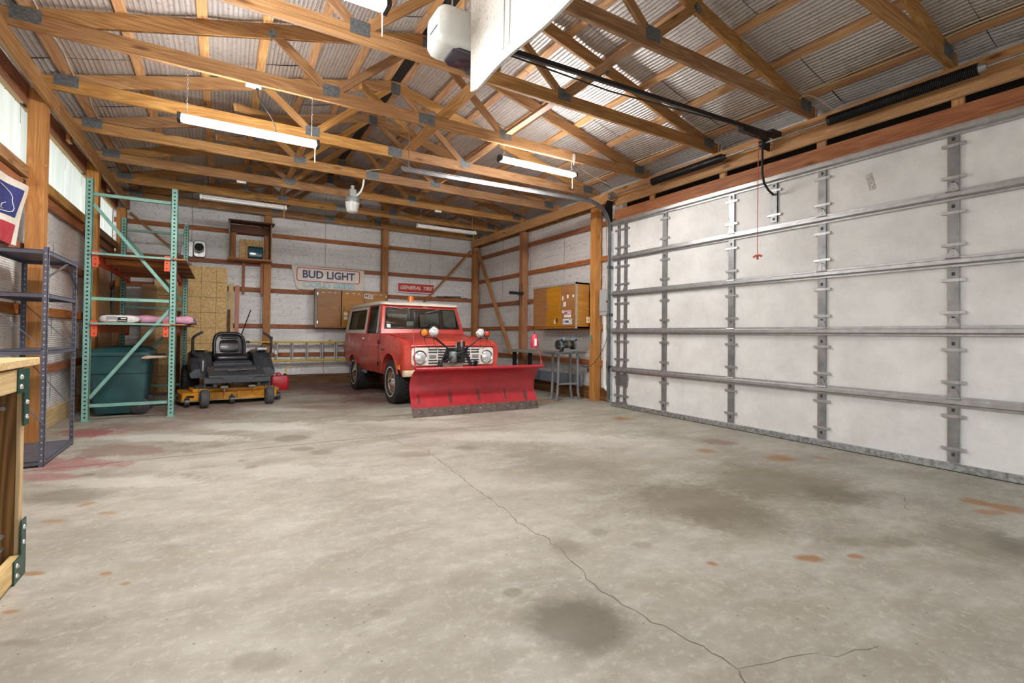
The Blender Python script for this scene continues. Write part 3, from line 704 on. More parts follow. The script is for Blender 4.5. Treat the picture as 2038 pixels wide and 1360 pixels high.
shop_light(-.34, .87, 3.05, 3.235, 3.66, True, 'lit twin tube light hung beside the white door opener')
shop_light(-.31, .92, 9.19, 3.29, 3.66, False, 'unlit white tube light above the wooden wall box')
shop_light(3.30, 4.55, 9.19, 3.28, 3.66, False, 'unlit white tube light near the corner above the red tire sign')
bl = thing('barn_lamp', 'grey barn lamp with a pale glass globe on a bent white conduit', 'lamp', (1.80, 8.13, 3.12))
B = Matrix.Translation((1.80, 8.13, 3.12))
part('globe', MB().lathe([(0, 0), (.05, .003), (.085, .02), (.105, .11), (.115, .17), (.112, .175), (0, .175)], B, 24), plain('prismatic_glass', (.78, .80, .78), .15, 0, .1, 30, .6, 40), bl, smooth=True)
part('collar', MB().lathe([(.118, .165), (.122, .18), (.11, .245), (.06, .26), (0, .26)], B, 24), plain('lamp_collar', (.28, .30, .30), .5, .4), bl, smooth=True)
part('ballast_box', MB().box((1.745, 8.08, 3.38), (1.855, 8.18, 3.51)), plain('lamp_grey', (.40, .42, .41), .5, .3), bl, bevel=.012)
part('photocell', MB().cyl((1.80, 8.13, 3.51), (1.80, 8.13, 3.57), .03, 12), plain('lamp_grey', (.4, .42, .41)), bl)
part('conduit', MB().tube(curve_pts((1.84, 8.11, 3.40), (1.94, 8.08, 3.46), (1.95, 8.02, 3.55), (1.95, 7.99, 3.74), 10), .016, 8), WHITE, bl, smooth=True)
def outlet(p, label, cord):
    t = thing('outlet_box', label, 'outlet', p, 0, 'ceiling outlets')
    x, y, z = p; b = part('box', MB().box((x-.07, y-.02, z-.035), (x+.07, y+.02, z)), WHITE, t, bevel=.004)
    part('plug', MB().box((x+.02, y-.015, z-.06), (x+.05, y+.015, z-.035)), BLKPL, t)
    part('cord', MB().tube(cord, .005, 6), BLKPL, t)
outlet((.24, 5.52, 3.66), 'white outlet strip under a truss with a cord to the lit twin tube', curve_pts((.275, 5.52, 3.60), (.28, 5.5, 3.45), (.42, 5.46, 3.40), (.45, 5.5, 3.215), 12))
outlet((.25, 9.19+.0, 3.66), 'white outlet strip feeding the unlit tube light above the wooden box', curve_pts((.285, 9.19, 3.60), (.30, 9.19, 3.52), (.62, 9.16, 3.44), (.66, 9.18, 3.365), 12))
outlet((3.72, 9.19, 3.66), 'white outlet strip feeding the unlit tube light near the corner', curve_pts((3.75, 9.19, 3.60), (3.76, 9.18, 3.50), (4.05, 9.16, 3.42), (4.1, 9.18, 3.36), 12))
def cable(name, pts, r, mat, label): return tag(part(name, MB().tube(pts, r, 6), mat, None, smooth=True), label, 'cable')
zc = lambda x: zr(x)-.006
cable('roof_cable', [(5.50+.012*math.sin(i*1.9), -1+i*.42, zc(5.44)+.006*math.sin(i*2.3)) for i in range(30)], .006, ROPE, 'cream cable run along the last purlin above the wide door')
cable('roof_cable', [(5.45+.014*math.sin(i*1.4+1), -1+i*.42, zc(5.40)+.006*math.sin(i*1.3)) for i in range(30)], .006, ROPE, 'second cream cable sagging along the last purlin above the wide door')
cable('roof_cable', [(-1.36+.02*math.sin(i*2.2), 3+i*.35, zr(-1.36)-.008+.008*math.sin(i*1.7)) for i in range(24)], .006, ROPE, 'cream cable run along the last purlin above the clear panels')
cable('roof_cable', [(2.36, 4.3+i*.3, 3.85+.004*math.sin(i*2)) for i in range(12)] + [(2.2, 7.85, 3.83), (1.98, 7.93, 3.80), (1.95, 7.99, 3.76)], .006, ROPE, 'cream cable following the long brace board to the barn lamp')
cable('opener_wire', curve_pts((5.40, 2.95, 3.80), (5.45, 2.85, 3.86), (5.55, 2.80, 3.74), (5.66, 2.74, 3.66), 10), .004, ROPE, 'thin cream wire drooping to the header near the opener bracket')
cable('opener_wire', curve_pts((4.95, 6.2, 3.88), (4.9, 6.05, 3.78), (5.3, 6.0, 3.66), (5.68, 6.05, 3.60), 12), .004, ROPE, 'thin cream wire drooping to the drum end of the torsion shaft')
# ------------------------------------------------------------------ the red off-roader
def paint(name, c1, c2, rough=.32, dirt=None):
    n = NT(name); c = n.co()
    f = n.noise(c, 2.0, 5, .6)
    col = n.ramp(f, [(.32, c1), (.68, c2)])
    sc = n.ramp(n.noise(c, 30, 6, .75), [(.70, (0, 0, 0)), (.74, (1, 1, 1))])
    col = n.mix(n.math('MULTIPLY', sc, .5), col, (.12, .02, .015))
    n.P(col=col, rough=n.maprange(n.noise(c, 5, 4), .3, .7, rough*.7, rough*1.5), coat=.35, coatr=.25, spec=.5, norm=n.bump(n.noise(c, 3.2, 2), .06, .05))
    return n.m
REDP = paint('faded_red_paint', (.42, .030, .026), (.58, .075, .045))
CREAM = plain('cream_hardtop', (.74, .69, .60), .42, 0, .06, 3)
def glassy(name, tint, refl=.10):
    n = NT(name)
    t = n.add('BsdfTransparent', {'Color': (*tint, 1)}); g = n.add('BsdfGlossy', {'Color': (1, 1, 1, 1), 'Roughness': .02})
    mx = n.add('MixShader', {0: refl*.7, 1: t.outputs[0], 2: g.outputs[0]})
    n.t.links.new(mx.outputs[0], n.n['Material Output'].inputs[0]); return n.m
GLASS = glassy('clear_window_glass', (.86, .90, .88))
TGLASS = glassy('tinted_window_glass', (.55, .58, .55))
AMBER = plain('amber_lens', (.72, .20, .02), .18, 0, .15, 20); REDL = plain('red_lens', (.55, .05, .02), .2)
LENS = plain('headlamp_glass', (.78, .80, .81), .12, .45, .25, 25, .25, 30)
DARKIN = plain('dark_interior', (.035, .033, .032), .7)
tr = thing('off_roader', 'small red two-door off-roader with a cream hardtop parked behind its plow blade', 'car', (3.278, 8.04, 0), R(1.5))
def tp_(name, mb, mat, parent=None, **kw): return part(name, mb, mat, parent or tr, local=tr, **kw)
def stuff(o): o['kind'] = 'stuff'; return o
def outer(zb, zt): return [(.79, zb), (.845, min(.62, zb+.14)), (.872, .80), (.872, .955), (.857, .985), (.852, 1.0+(zt-1.0)*.5), (.832, zt)]
def mir(pts): return pts + [(-x, z) for x, z in reversed(pts) if x > 1e-6]
def zt_(y): 
    T = [(-.66, .995), (-.58, 1.035), (-.42, 1.062), (.0, 1.098), (.62, 1.165)]
    for (a, za), (b, zb) in zip(T[:-1], T[1:]):
        if y <= b: return za + (zb-za)*(y-a)/(b-a)
    return 1.165
secs = []
for y, kx, zb in ((-.665, .965, .56), (-.64, .985, .54), (-.58, .995, .52), (-.42, 1, .48), (-.2, 1, .46), (.1, 1, .45), (.35, 1, .45), (.62, 1, .45)):
    z = zt_(y); pr = [(x*kx, zz) for x, zz in outer(zb, z)] + [(.80*kx, z+.006), (.725*kx, z-.012), (.66*kx, z+.004), (.35, z+.018), (.0, z+.024)]
    secs.append([(x, y, zz) for x, zz in mir(pr)])
def cylm(y, z, r, s): return MB().cyl((s*.48, y, z), (s*1.05, y, z), r, 40).mesh('cut')
fb = boolean(MB().loft(secs).mesh('front_body'), [cylm(0, .42, .425, s) for s in (-1, 1)])
secs = []
for y, kx, zb in ((.62, 1, .45), (1.2, 1, .45), (1.9, 1, .45), (2.8, 1, .46), (3.10, .995, .50), (3.17, .975, .54)):
    pr = [(x*kx, zz) for x, zz in outer(zb, 1.165)] + [(.765*kx, 1.165), (.755*kx, .60)]
    secs.append([(x, y, zz) for x, zz in mir(pr)])
rb = boolean(MB().loft(secs).mesh('rear_body'), [cylm(2.337, .34, .385, s) for s in (-1, 1)])
for nm, me in (('front_body', fb), ('rear_body', rb)):
    for p in me.polygons: p.use_smooth = True
    me.set_sharp_from_angle(angle=R(28)); me.materials.clear()
    put(nm, me, REDP, tr, WM[tr.name])
for y, zc_, r in ((0, .42, .425), (2.337, .34, .385)):
    for s in (-1, 1):
        a0 = 30 if y else 14
        tp_('arch_lip', MB().tube([(s*.868, y+r*math.cos(R(a)), zc_+r*math.sin(R(a))) for a in range(a0, 181-a0, 8)], .014, 6), REDP, smooth=True)
        tp_('wheelhouse', MB().box((s*.46, y-.42, .35), (s*.50, y+.42, .86)).box((s*.5, y-.42, .84), (s*.75, y+.42, .86)), BLACK)
tp_('chassis', MB().box((-.55, -.55, .36), (.55, 3.0, .50)).box((-.45, -.75, .40), (-.35, -.5, .50)).box((.35, -.75, .40), (.45, -.5, .50)), BLACK)
for y in (0, 2.337): tp_('axle', MB().cyl((-.72, y, .35), (.72, y, .35), .045, 10).lathe([(0, -.13), (.10, -.08), (.13, 0), (.10, .08), (0, .13)], Matrix.Translation((.1, y, .35)) @ Matrix.Rotation(PI/2, 4, 'X'), 14), BLACK, smooth=True)
tp_('tailgate', MB().box((-.80, 3.15, .55), (.80, 3.185, 1.16)), REDP, bevel=.01)
tp_('cab_floor', MB().box((-.755, .60, .56), (.755, 3.14, .615)), DARKIN)
tp_('step_bar', MB().cyl((-.80, 1.62, .42), (-.80, 1.80, .42), .03, 10), STEEL)
# doors
for s in (-1, 1):
    pr = outer(.455, 1.165); d = .007
    tp_('door', MB().loft([[(s*(x+d), y, z) for x, z in pr] + [(s*(x-.02), y, z) for x, z in reversed(pr)] for y in (.575, 1.545)]), REDP, smooth=True, angle=25)
    dd = KIDS[tr.name][-1]
    for y in (.568, 1.552): tp_('shut_line', MB().tube([(s*(x+.002), y, z) for x, z in pr], .0045, 5), BLACK, dd)
    tp_('handle', MB().cyl((s*.855, 1.46, 1.07), (s*.91, 1.46, 1.07), .014, 8).box((s*.895, 1.40, 1.06), (s*.91, 1.49, 1.082)), CHROME, dd)
    for z in (.60, .98): tp_('hinge', MB().box((s*.87, .55, z), (s*.895, .585, z+.07)), BLACK, dd)
    fr = [(s*.815, .665, 1.165), (s*.745, .835, 1.69), (s*.745, 1.52, 1.69), (s*.815, 1.535, 1.165)]
    tp_('window_frame', MB().tube(fr, .016, 6), REDP, dd)
    tp_('window_pane', MB().add([(s*.812, .68, 1.17), (s*.812, 1.53, 1.17), (s*.745, 1.52, 1.685), (s*.745, .84, 1.685), (s*.808, .68, 1.17), (s*.808, 1.53, 1.17), (s*.741, 1.52, 1.685), (s*.741, .84, 1.685)], [(0, 1, 2, 3), (7, 6, 5, 4), (0, 4, 5, 1), (1, 5, 6, 2), (2, 6, 7, 3), (3, 7, 4, 0)]), TGLASS, dd)
    tp_('vent_bar', MB().bar((s*.818, .86, 1.175), (s*.752, .90, 1.68), .012, .06, (0, 1, 0)), plain('bare_aluminium', (.58, .58, .57), .35, .6, .3, 40), dd)
    tp_('rear_frame', MB().bar((s*.818, 1.545, 1.17), (s*.75, 1.535, 1.70), .018, .02, (0, 1, 0)), plain('bare_aluminium', (.58, .58, .57)), dd)
text('Bronco', .075, axisM((-.8755, .33, .895), (-1, 0, 0)), plain('badge_grey', (.12, .09, .08), .4, .5), 'script_badge', tr, .0015, -.008, .35, local=tr)
tp_('emblem', MB().cyl((-.870, -.43, .865), (-.878, -.43, .865), .022, 10), CHROME)
for s in (-1, 1): tp_('side_marker', MB().box((s*.862, -.545, .60), (s*.885, -.445, .67)), AMBER, bevel=.004)
# hood lid, cowl and fender peaks
hl = []
for y in (-.62, -.5, -.3, 0, .3, .58):
    z = zt_(y)+.004; hl.append([(x, y, z+h) for x, h in ((-.69, .004), (-.5, .014), (-.25, .022), (0, .026), (.25, .022), (.5, .014), (.69, .004), (.69, -.006), (0, .012), (-.69, -.006))])
tp_('hood', MB().loft(hl), REDP, smooth=True, angle=40)
for s in (-1, 1):
    tp_('fender_peak', MB().loft([[(s*(.785+a*k), y, zt_(y)-.005+b*k) for a, b in ((-.055, 0), (-.03, .022), (0, .03), (.03, .02), (.05, 0), (0, -.01))] for y, k in ((-.645, .35), (-.60, .9), (-.45, 1.0), (-.1, .8), (.4, .3))]), REDP, smooth=True)
tp_('nose_lip', MB().tube([(-.74, -.675, .975), (-.4, -.69, .985), (0, -.695, .988), (.4, -.69, .985), (.74, -.675, .975)], .020, 8), REDP, smooth=True)
# grille
GW = plain('white_grille', (.74, .70, .66), .4, 0, .08, 10)
FM = basis((0, -.672, 0), (1, 0, 0), (0, 0, 1), (0, -1, 0))
gr = tp_('grille', MB().prism(rrect(-.735, .665, .735, .950, .05, 4), .018, FM), GW, bevel=.004)
cols = [(-.455, -.305), (-.29, -.15), (-.135, .0), (.015, .135), (.15, .29), (.305, .455)]
rows = [.700 + .0435*i for i in range(6)]
sl = MB()
for ci, (a, b) in enumerate(cols):
    for ri, z in enumerate(rows):
        if ci in (0, 5) and ri in (2, 3): continue
        sl.box((a, -.6935, z-.012), (b, -.689, z+.012))
stuff(tp_('grille_slots', sl, SLOTM, gr))
for s in (-1, 1):
    L = basis((s*.600, -.690, .795), (1, 0, 0), (0, 0, 1), (0, -1, 0))
    h = tp_('headlamp', MB().lathe([(0, .035), (.05, .031), (.085, .018), (.098, .006), (.098, 0)], L, 28), LENS, smooth=True)
    tp_('headlamp_ring', MB().lathe([(.096, 0), (.098, .018), (.108, .022), (.118, .012), (.120, 0)], L, 28), CHROME, h, smooth=True)
    tp_('turn_lamp', MB().box((s*.325, -.706, .785), (s*.445, -.69, .838)), plain('clear_turn_lens', (.30, .28, .27), .2, .2), bevel=.006)
bm_ = tp_('bumper', MB().loft([[(x, y, .555+z) for y, z in rrect(-.84, -.048, -.745, .048, .018, 2)] for x in (-.90, .90)]), plain('yellowed_white_bumper', (.66, .56, .38), .5, 0, .2, 9, wear=(.66, 22)), smooth=True, angle=40)
for s in (-1, 1): tp_('bumper_guard', MB().box((s*.30, -.865, .58), (s*.345, -.78, .735)), BLACK, bevel=.012)
# windshield
wy = Vector((0, .185, .535)).normalized(); WMt = basis((0, .625, 1.160), (1, 0, 0), wy, Vector((1, 0, 0)).cross(wy))
o4 = [(-.825, 0), (.825, 0), (.745, .565), (-.745, .565)]; i4 = [(-.752, .095), (.752, .095), (.690, .505), (-.690, .505)]
wf_ = tp_('windshield_frame', MB().ring(o4, i4, .045, WMt @ Matrix.Translation((0, 0, -.025))), REDP, bevel=.006)
g4 = [(-.737, .108), (.737, .108), (.676, .494), (-.676, .494)]
tp_('gasket', MB().ring(i4, g4, .016, WMt), RUBBER, wf_)
tp_('windshield', MB().prism(g4, .004, WMt @ Matrix.Translation((0, 0, .004))), GLASS, wf_)
for a, b, c in (((-.62, .515), (-.30, .47), (-.20, .512)), ((.05, .405), (.27, .47), (.37, .50))):
    tp_('wiper', MB().tube([tuple(WMt @ Vector((*p, .035))) for p in (a, b, c)], .006, 6), CHROME, wf_)
tp_('sticker', MB().prism([(-.70, .12), (-.63, .12), (-.63, .19), (-.70, .19)], .002, WMt @ Matrix.Translation((0, 0, .009))), plain('pale_sticker', (.62, .68, .74), .5, 0, .3, 60), wf_)
tp_('frame_badge', MB().prism([(.03, .535), (.13, .535), (.13, .55), (.03, .55)], .006, WMt @ Matrix.Translation((0, 0, .02))), CREAM, wf_)
# hardtop
secs = []
for y, w, z in ((.72, .70, 1.735), (.75, .745, 1.755), (.85, .768, 1.775), (1.2, .778, 1.795), (2.2, .780, 1.800), (2.85, .772, 1.79), (3.08, .75, 1.765), (3.14, .71, 1.735)):
    secs.append([(x, y, zz) for x, zz in mir([(w-.02, 1.695), (w, 1.700), (w+.006, 1.715), (w-.02, (1.715+z)/2+.006), (w*.86, z-.014), (w*.5, z-.003), (0, z)])])
ht = tp_('hardtop_roof', MB().loft(secs), CREAM, smooth=True, angle=50)
for s in (-1, 1):
    yv = Vector((-s*.075, 0, .535)).normalized(); XA = Vector((0, 1, 0)); SMt = basis((s*.822, 0, 1.163), XA, yv, XA.cross(yv))
    oq = [(1.555, 0), (3.175, 0), (3.06, .545), (1.555, .545)]; iq = [(1.70, .075), (2.93, .075), (2.865, .475), (1.70, .475)]
    w = tp_('hardtop_side', MB().ring(oq, iq, .022, SMt), CREAM, bevel=.004)
    ii = [(1.72, .095), (2.905, .095), (2.845, .455), (1.72, .455)]
    tp_('rubber_seal', MB().ring(iq, ii, .026, SMt @ Matrix.Translation((0, 0, -.002))), RUBBER, w)
    tp_('side_pane', MB().prism(ii, .004, SMt @ Matrix.Translation((0, 0, .008))), TGLASS, w)
RMt = basis((0, 3.15, 1.163), (1, 0, 0), Vector((0, -.10, .54)).normalized(), Vector((1, 0, 0)).cross(Vector((0, -.10, .54)).normalized()))
tp_('hardtop_back', MB().ring([(-.80, 0), (.80, 0), (.73, .545), (-.73, .545)], [(-.60, .07), (.60, .07), (.56, .47), (-.56, .47)], .022, RMt), CREAM, bevel=.004)
tp_('back_pane', MB().prism([(-.605, .065), (.605, .065), (.565, .475), (-.565, .475)], .003, RMt @ Matrix.Translation((0, 0, .01))), GLASS)
bc = tp_('beacon', MB().lathe([(0, .13), (.045, .128), (.058, .115), (.066, .0), (0, 0)], Matrix.Translation((.04, 1.45, 1.805)), 20), AMBER, smooth=True)
tp_('beacon_base', MB().cyl((.04, 1.45, 1.79), (.04, 1.45, 1.815), .072, 20), WHITE, bc)
# cabin
for s in (-1, 1):
    st = tp_('seat', MB().box((s*.38-.23, 1.10, .62), (s*.38+.23, 1.58, .90)).loft([[(s*.38+a, 1.50+y, z) for a in (-.23,) for y in (0, .11)][::1] + [(s*.38+.23, 1.61+dy, z), (s*.38+.23, 1.50+dy, z)] for z, y, dy in ((.85, 0, 0), (1.30, .0, .10))]), DARKIN, bevel=.03, seg=2)
tp_('rear_bench', MB().box((-.55, 2.30, .62), (.55, 2.75, .92)).box((-.55, 2.68, .9), (.55, 2.80, 1.22)), DARKIN, bevel=.03)
tp_('dashboard', MB().box((-.74, .66, .95), (.74, .86, 1.20)), plain('red_dash', (.25, .03, .025), .5), bevel=.03, seg=2)
SWM = Matrix.Translation((.38, .98, 1.20)) @ Matrix.Rotation(R(62), 4, 'X')
sw = tp_('steering_wheel', MB().tube([tuple(SWM @ Vector((.19*math.cos(a), .19*math.sin(a), 0))) for a in [2*PI*k/28 for k in range(28)]], .013, 8, closed=True), BLACK, smooth=True)
tp_('spoke', MB().bar(SWM @ Vector((-.19, 0, 0)), SWM @ Vector((.19, 0, 0)), .03, .012).cyl(SWM @ Vector((0, 0, 0)), (.38, .80, 1.08), .025, 10), BLACK, sw)
tp_('mirror', MB().box((-.26, .86, 1.32), (-.12, .88, 1.40)).bar((-.19, .87, 1.40), (-.22, .86, 1.62), .008, .008), STEEL)
# wheels
def tire_mesh():
    pf = [(.20, -.090), (.215, -.105), (.265, -.114), (.315, -.112), (.345, -.100), (.352, -.085), (.352, .085), (.345, .100), (.315, .112), (.265, .114), (.215, .105), (.20, .090)]
    return MB().lathe(pf, basis((0, 0, 0), (0, 1, 0), (0, 0, 1), (1, 0, 0)), 48).mesh('tire', smooth=True, angle=60)
def tread_mesh():
    m = MB()
    for r_, x in enumerate((-.088, -.052, -.018, .018, .052, .088)):
        for k in range(46):
            a = 2*PI*(k+(r_ % 2)*.5)/46; M = Matrix.Rotation(a, 4, 'X') @ Matrix.Translation((x, 0, .354 if abs(x) < .08 else .349))
            m.box((-.014, -.017, -.008), (.014, .017, .010), M)
    return m.mesh('tread')
TIRE, TREAD = tire_mesh(), tread_mesh()
AX = lambda s: basis((0, 0, 0), (0, 1, 0), (0, 0, s), (s, 0, 0))
RIMM = plain('rusty_wheel', (.34, .20, .12), .5, .5, .4, 25)
rim_me = MB().lathe([(.205, .055), (.20, .085), (.185, .085), (.175, .05), (.10, .04), (.0, .04)], AX(1), 36).mesh('rim', smooth=True, angle=50)
cap_me = MB().lathe([(.172, .055), (.165, .070), (.125, .078), (.105, .072), (.075, .110), (.035, .128), (0, .130)], AX(1), 32).mesh('hubcap', smooth=True, angle=40)
ww_me = MB().lathe([(.252, .1125), (.244, .1145), (.236, .1115)], AX(1), 48).mesh('whitewall', smooth=True)
for y in (0, 2.337):
    for s in (-1, 1):
        Mw = WM[tr.name] @ Matrix.Translation((s*.735, y, .364)) @ (Matrix.Rotation(PI, 4, 'Z') if s < 0 else Matrix.Identity(4))
        w = put('tire', TIRE, RUBBER, tr, Mw)
        stuff(put('tread', TREAD, RUBBER, w, Mw)); put('rim', rim_me, RIMM, w, Mw); put('hubcap', cap_me, CHROME, w, Mw); put('whitewall', ww_me, CREAM, w, Mw)

# ------------------------------------------------------------------ snow plow on its nose
pl = thing('snow_plow', 'wide red snow plow blade with worn steel edge standing before the off-roader', 'snow plow', (3.37, 6.62, 0))
n = NT('scratched_red_blade'); c = n.co()
col = n.ramp(n.noise(c, 3, 5), [(.3, (.34, .008, .016)), (.7, (.45, .013, .024))])
sc = n.ramp(n.noise(n.add('Mapping', {'Vector': c, 'Rotation': (0, .5, 0), 'Scale': (3.0, 1, 1)}).outputs[0], 7, 8, .8, 2.2), [(.50, (0, 0, 0)), (.512, (1, 1, 1)), (.530, (1, 1, 1)), (.545, (0, 0, 0))])
sepc = n.add('SeparateXYZ', {0: c})
lowm = n.maprange(n.noise(c, 1.6, 3), .36, .52, .15, 1)
col = n.mix(n.math('MULTIPLY', n.math('MULTIPLY', sc, lowm), .8), col, (.045, .010, .010))
w_ = n.noise(c, 11, 5, .7)
for ex, ez, rx, rz in ((1095, 1000, .030, .10), (1355, 1000, .030, .10), (1600, 985, .024, .09), (1780, 1000, .036, .11), (805, 1020, .02, .08)):
    p = at(660+ex/4.632, 570+ez/4.632, 'y', 6.60)
    dx = n.math('DIVIDE', n.math('SUBTRACT', sepc.outputs[0], p.x), rx); dz = n.math('DIVIDE', n.math('SUBTRACT', sepc.outputs[2], p.z-.02), rz)
    d = n.math('ADD', n.math('SQRT', n.math('ADD', n.math('MULTIPLY', dx, dx), n.math('MULTIPLY', dz, dz))), n.math('MULTIPLY', n.math('SUBTRACT', w_, .5), 2.6))
    col = n.mix(n.maprange(d, 1.1, .6, 0, .85), col, (.05, .022, .015))
n.P(col=col, rough=.34, coat=.3, coatr=.2, norm=n.bump(n.noise(c, 2.5, 2), .12, .04)); BLADE = n.m
pr = [(6.505, .055), (6.53, .11), (6.592, .21), (6.645, .33), (6.660, .44), (6.645, .53), (6.605, .59), (6.55, .638), (6.485, .668)]
secs = []
def bx(z, s): return (2.300 + .035*max(0, (z-.45)/.25) if s < 0 else 4.395 + .07*max(0, (z-.35)/.35))
m = MB(); nx = 24; vs = []; fs = []
for i in range(nx+1):
    for off in (0, .012):
        for (y, z) in pr:
            vs.append((bx(z, -1) + (bx(z, 1)-bx(z, -1))*i/nx, y+off, z))
k = len(pr)
for i in range(nx):
    for j in range(k-1):
        for o_, fl in ((0, 0), (k, 1)):
            a = i*2*k+o_+j; b = a+2*k; fs.append((a, b, b+1, a+1))
for j in range(k-1):
    for i in (0, nx): a = i*2*k+j; fs.append((a, a+1, a+k+1, a+k))
for i in range(nx):
    for j in (0, k-1): a = i*2*k+j; b = a+2*k; fs.append((a, b, b+k, a+k))
m.add(vs, fs); part('blade', m, BLADE, pl, smooth=True, angle=50)
part('top_roll', MB().cyl((2.325, 6.49, .672), (4.475, 6.49, .672), .026, 14), BLADE, pl, smooth=True)
for x in (2.8, 3.35, 3.9): part('rear_rib', MB().prism([(6.56, .1), (6.625, .21), (6.675, .33), (6.69, .44), (6.675, .52), (6.75, .53), (6.76, .2), (6.65, .08)], .012, basis((x, 0, 0), (0, 1, 0), (0, 0, 1), (1, 0, 0))), BLADE, pl)
ED = plain('worn_steel_edge', (.13, .10, .085), .5, .5, .4, 12, .3, 40)
ed = part('cutting_edge', MB().prism([(6.480, 0), (6.494, 0), (6.532, .125), (6.518, .125)], 2.09, basis((2.30, 0, 0), (0, 1, 0), (0, 0, 1), (1, 0, 0))), ED, pl, bevel=.002)
for i in range(9): part('bolt', MB().cyl((2.38+i*.24, 6.500, .075), (2.38+i*.24, 6.484, .079), .011, 6), STEEL, ed)
for x in (2.95, 3.75): part('push_arm', MB().bar((x, 6.72, .22), (3.35+(x-3.35)*.8, 7.28, .34), .06, .08), BLACK, pl)
part('quadrant', MB().bar((2.9, 6.75, .25), (3.8, 6.75, .25), .08, .08), BLACK, pl)
def E(x, y, Y): return at(660+x/4.632, 570+y/4.632, 'y', Y)
for a, b in (((995, 760), (1070, 590)), ((1300, 760), (1225, 590)), ((1045, 740), (1075, 600))):
    p, q = E(*a, 6.98), E(*b, 7.0); part('lift_leg', MB().bar(p, q, .04, .05, (0, 1, 0)), BLACK, pl)
p, q = E(1060, 590, 7.0), E(1240, 590, 7.0); part('lift_head', MB().bar(p, q, .05, .07), BLACK, pl)
c0 = E(1120, 640, 6.86)
part('motor', MB().lathe([(0, -.10), (.055, -.10), (.062, -.085), (.062, .045), (.055, .06), (.03, .068), (0, .068)], Matrix.Translation(c0), 20), plain('motor_grey', (.20, .22, .23), .4, .5), pl, smooth=True, angle=50)
part('pump_body', MB().box((c0.x+.05, 6.84, c0.z-.10), (c0.x+.20, 6.96, c0.z+.10)), BLACK, pl, bevel=.01)
for dx, dz, r, h in ((.10, .10, .022, .11), (.15, .10, .016, .14), (.19, .12, .018, .10), (.06, .08, .014, .12)): part('valve', MB().cyl((c0.x+dx, 6.88, c0.z+dz), (c0.x+dx, 6.88, c0.z+dz+h), r, 10), STEEL if r < .017 else BLACK, pl)
part('tank', MB().box((c0.x-.13, 6.86, c0.z-.21), (c0.x+.17, 7.0, c0.z-.11)), plain('pump_tan', (.24, .21, .15), .6, .2, .3, 20), pl, bevel=.008)
rnd = random.Random(4)
for i in range(7):
    a = Vector((c0.x-.15+i*.07, 6.86, c0.z+rnd.uniform(-.1, .05))); b = Vector((c0.x+rnd.uniform(-.2, .3), 6.84, c0.z+rnd.uniform(-.18, .12)))
    part('hose', MB().tube(curve_pts(a, a+Vector((0, -.06, .12)), b+Vector((0, -.05, .10)), b, 8), .009, 6), BLACK, pl, smooth=True)
def lamp(ex, ey, r, mat, Y=6.90):
    p = E(ex, ey, Y); L = basis(p, (1, 0, 0), (0, 0, 1), (0, -1, 0))
    o = part('plow_lamp', MB().lathe([(0, .03), (r*.6, .024), (r*.9, .008), (r*.95, 0)], L, 24), mat, pl, smooth=True)
    part('lamp_shell', MB().lathe([(r*.95, .004), (r*1.08, .0), (r, -.04), (r*.6, -.09), (0, -.10)], L, 24), CHROME if mat is LENS else BLACK, o, smooth=True)
    part('lamp_stem', MB().cyl((p.x, Y, p.z-r-.05), (p.x, Y, p.z-r+.005), .008, 6), BLACK, o); return p
l1 = lamp(943, 418, .072, LENS); l2 = lamp(1372, 430, .070, LENS); l3 = lamp(855, 430, .058, AMBER, 6.93); l4 = lamp(1432, 442, .052, REDL, 6.95)
part('lamp_bar', MB().bar(E(850, 472, 6.92), E(950, 474, 6.92), .02, .012), BLACK, pl); part('lamp_bar', MB().bar(E(1358, 482, 6.92), E(1440, 482, 6.92), .02, .012), BLACK, pl)
for a, b in (((945, 476), (1085, 585)), ((960, 476), (1060, 560)), ((1360, 484), (1228, 590)), ((1350, 492), (1245, 575))): part('lamp_arm', MB().cyl(E(*a, 6.92), E(*b, 6.98), .010, 8), BLACK, pl)
for a, b, c in (((855, 480), (870, 540), (900, 580)), ((935, 480), (960, 560), (1010, 600)), ((1370, 490), (1375, 560), (1340, 600)), ((1430, 490), (1420, 560), (1380, 580))):
    part('lamp_wire', MB().tube([tuple(E(*q, 6.93)) for q in (a, b, c)], .004, 5), BLACK, pl)
MK = plain('red_marker', (.42, .05, .06), .5)
part('marker_rod', MB().cyl((2.325, 6.50, .72), (2.305, 6.55, 1.24), .006, 6).cyl((2.325, 6.50, .70), (2.324, 6.502, .80), .014, 8), MK, pl)
mr = part('marker_rod', MB().cyl((4.445, 6.50, .71), (4.36, 6.52, 1.20), .006, 6).cyl((4.445, 6.50, .70), (4.438, 6.502, .77), .016, 8), MK, pl)
mp = Vector((4.305, 6.505, .965))
bt = part('marker_bottle', MB().lathe([(0, 0), (.056, 0), (.060, .012), (.060, .165), (.03, .205), (.018, .215), (.018, .225)], Matrix.Translation(mp), 18), plain('red_bottle', (.48, .035, .07), .3), pl, smooth=True, angle=50)
part('bottle_tip', MB().cyl(mp+Vector((0, 0, .22)), mp+Vector((0, 0, .275)), .008, 8, .004), BLACK, bt); part('bottle_label', MB().box((mp.x-.035, mp.y-.0615, mp.z+.035), (mp.x+.005, mp.y-.055, mp.z+.15)), WHITE, bt)
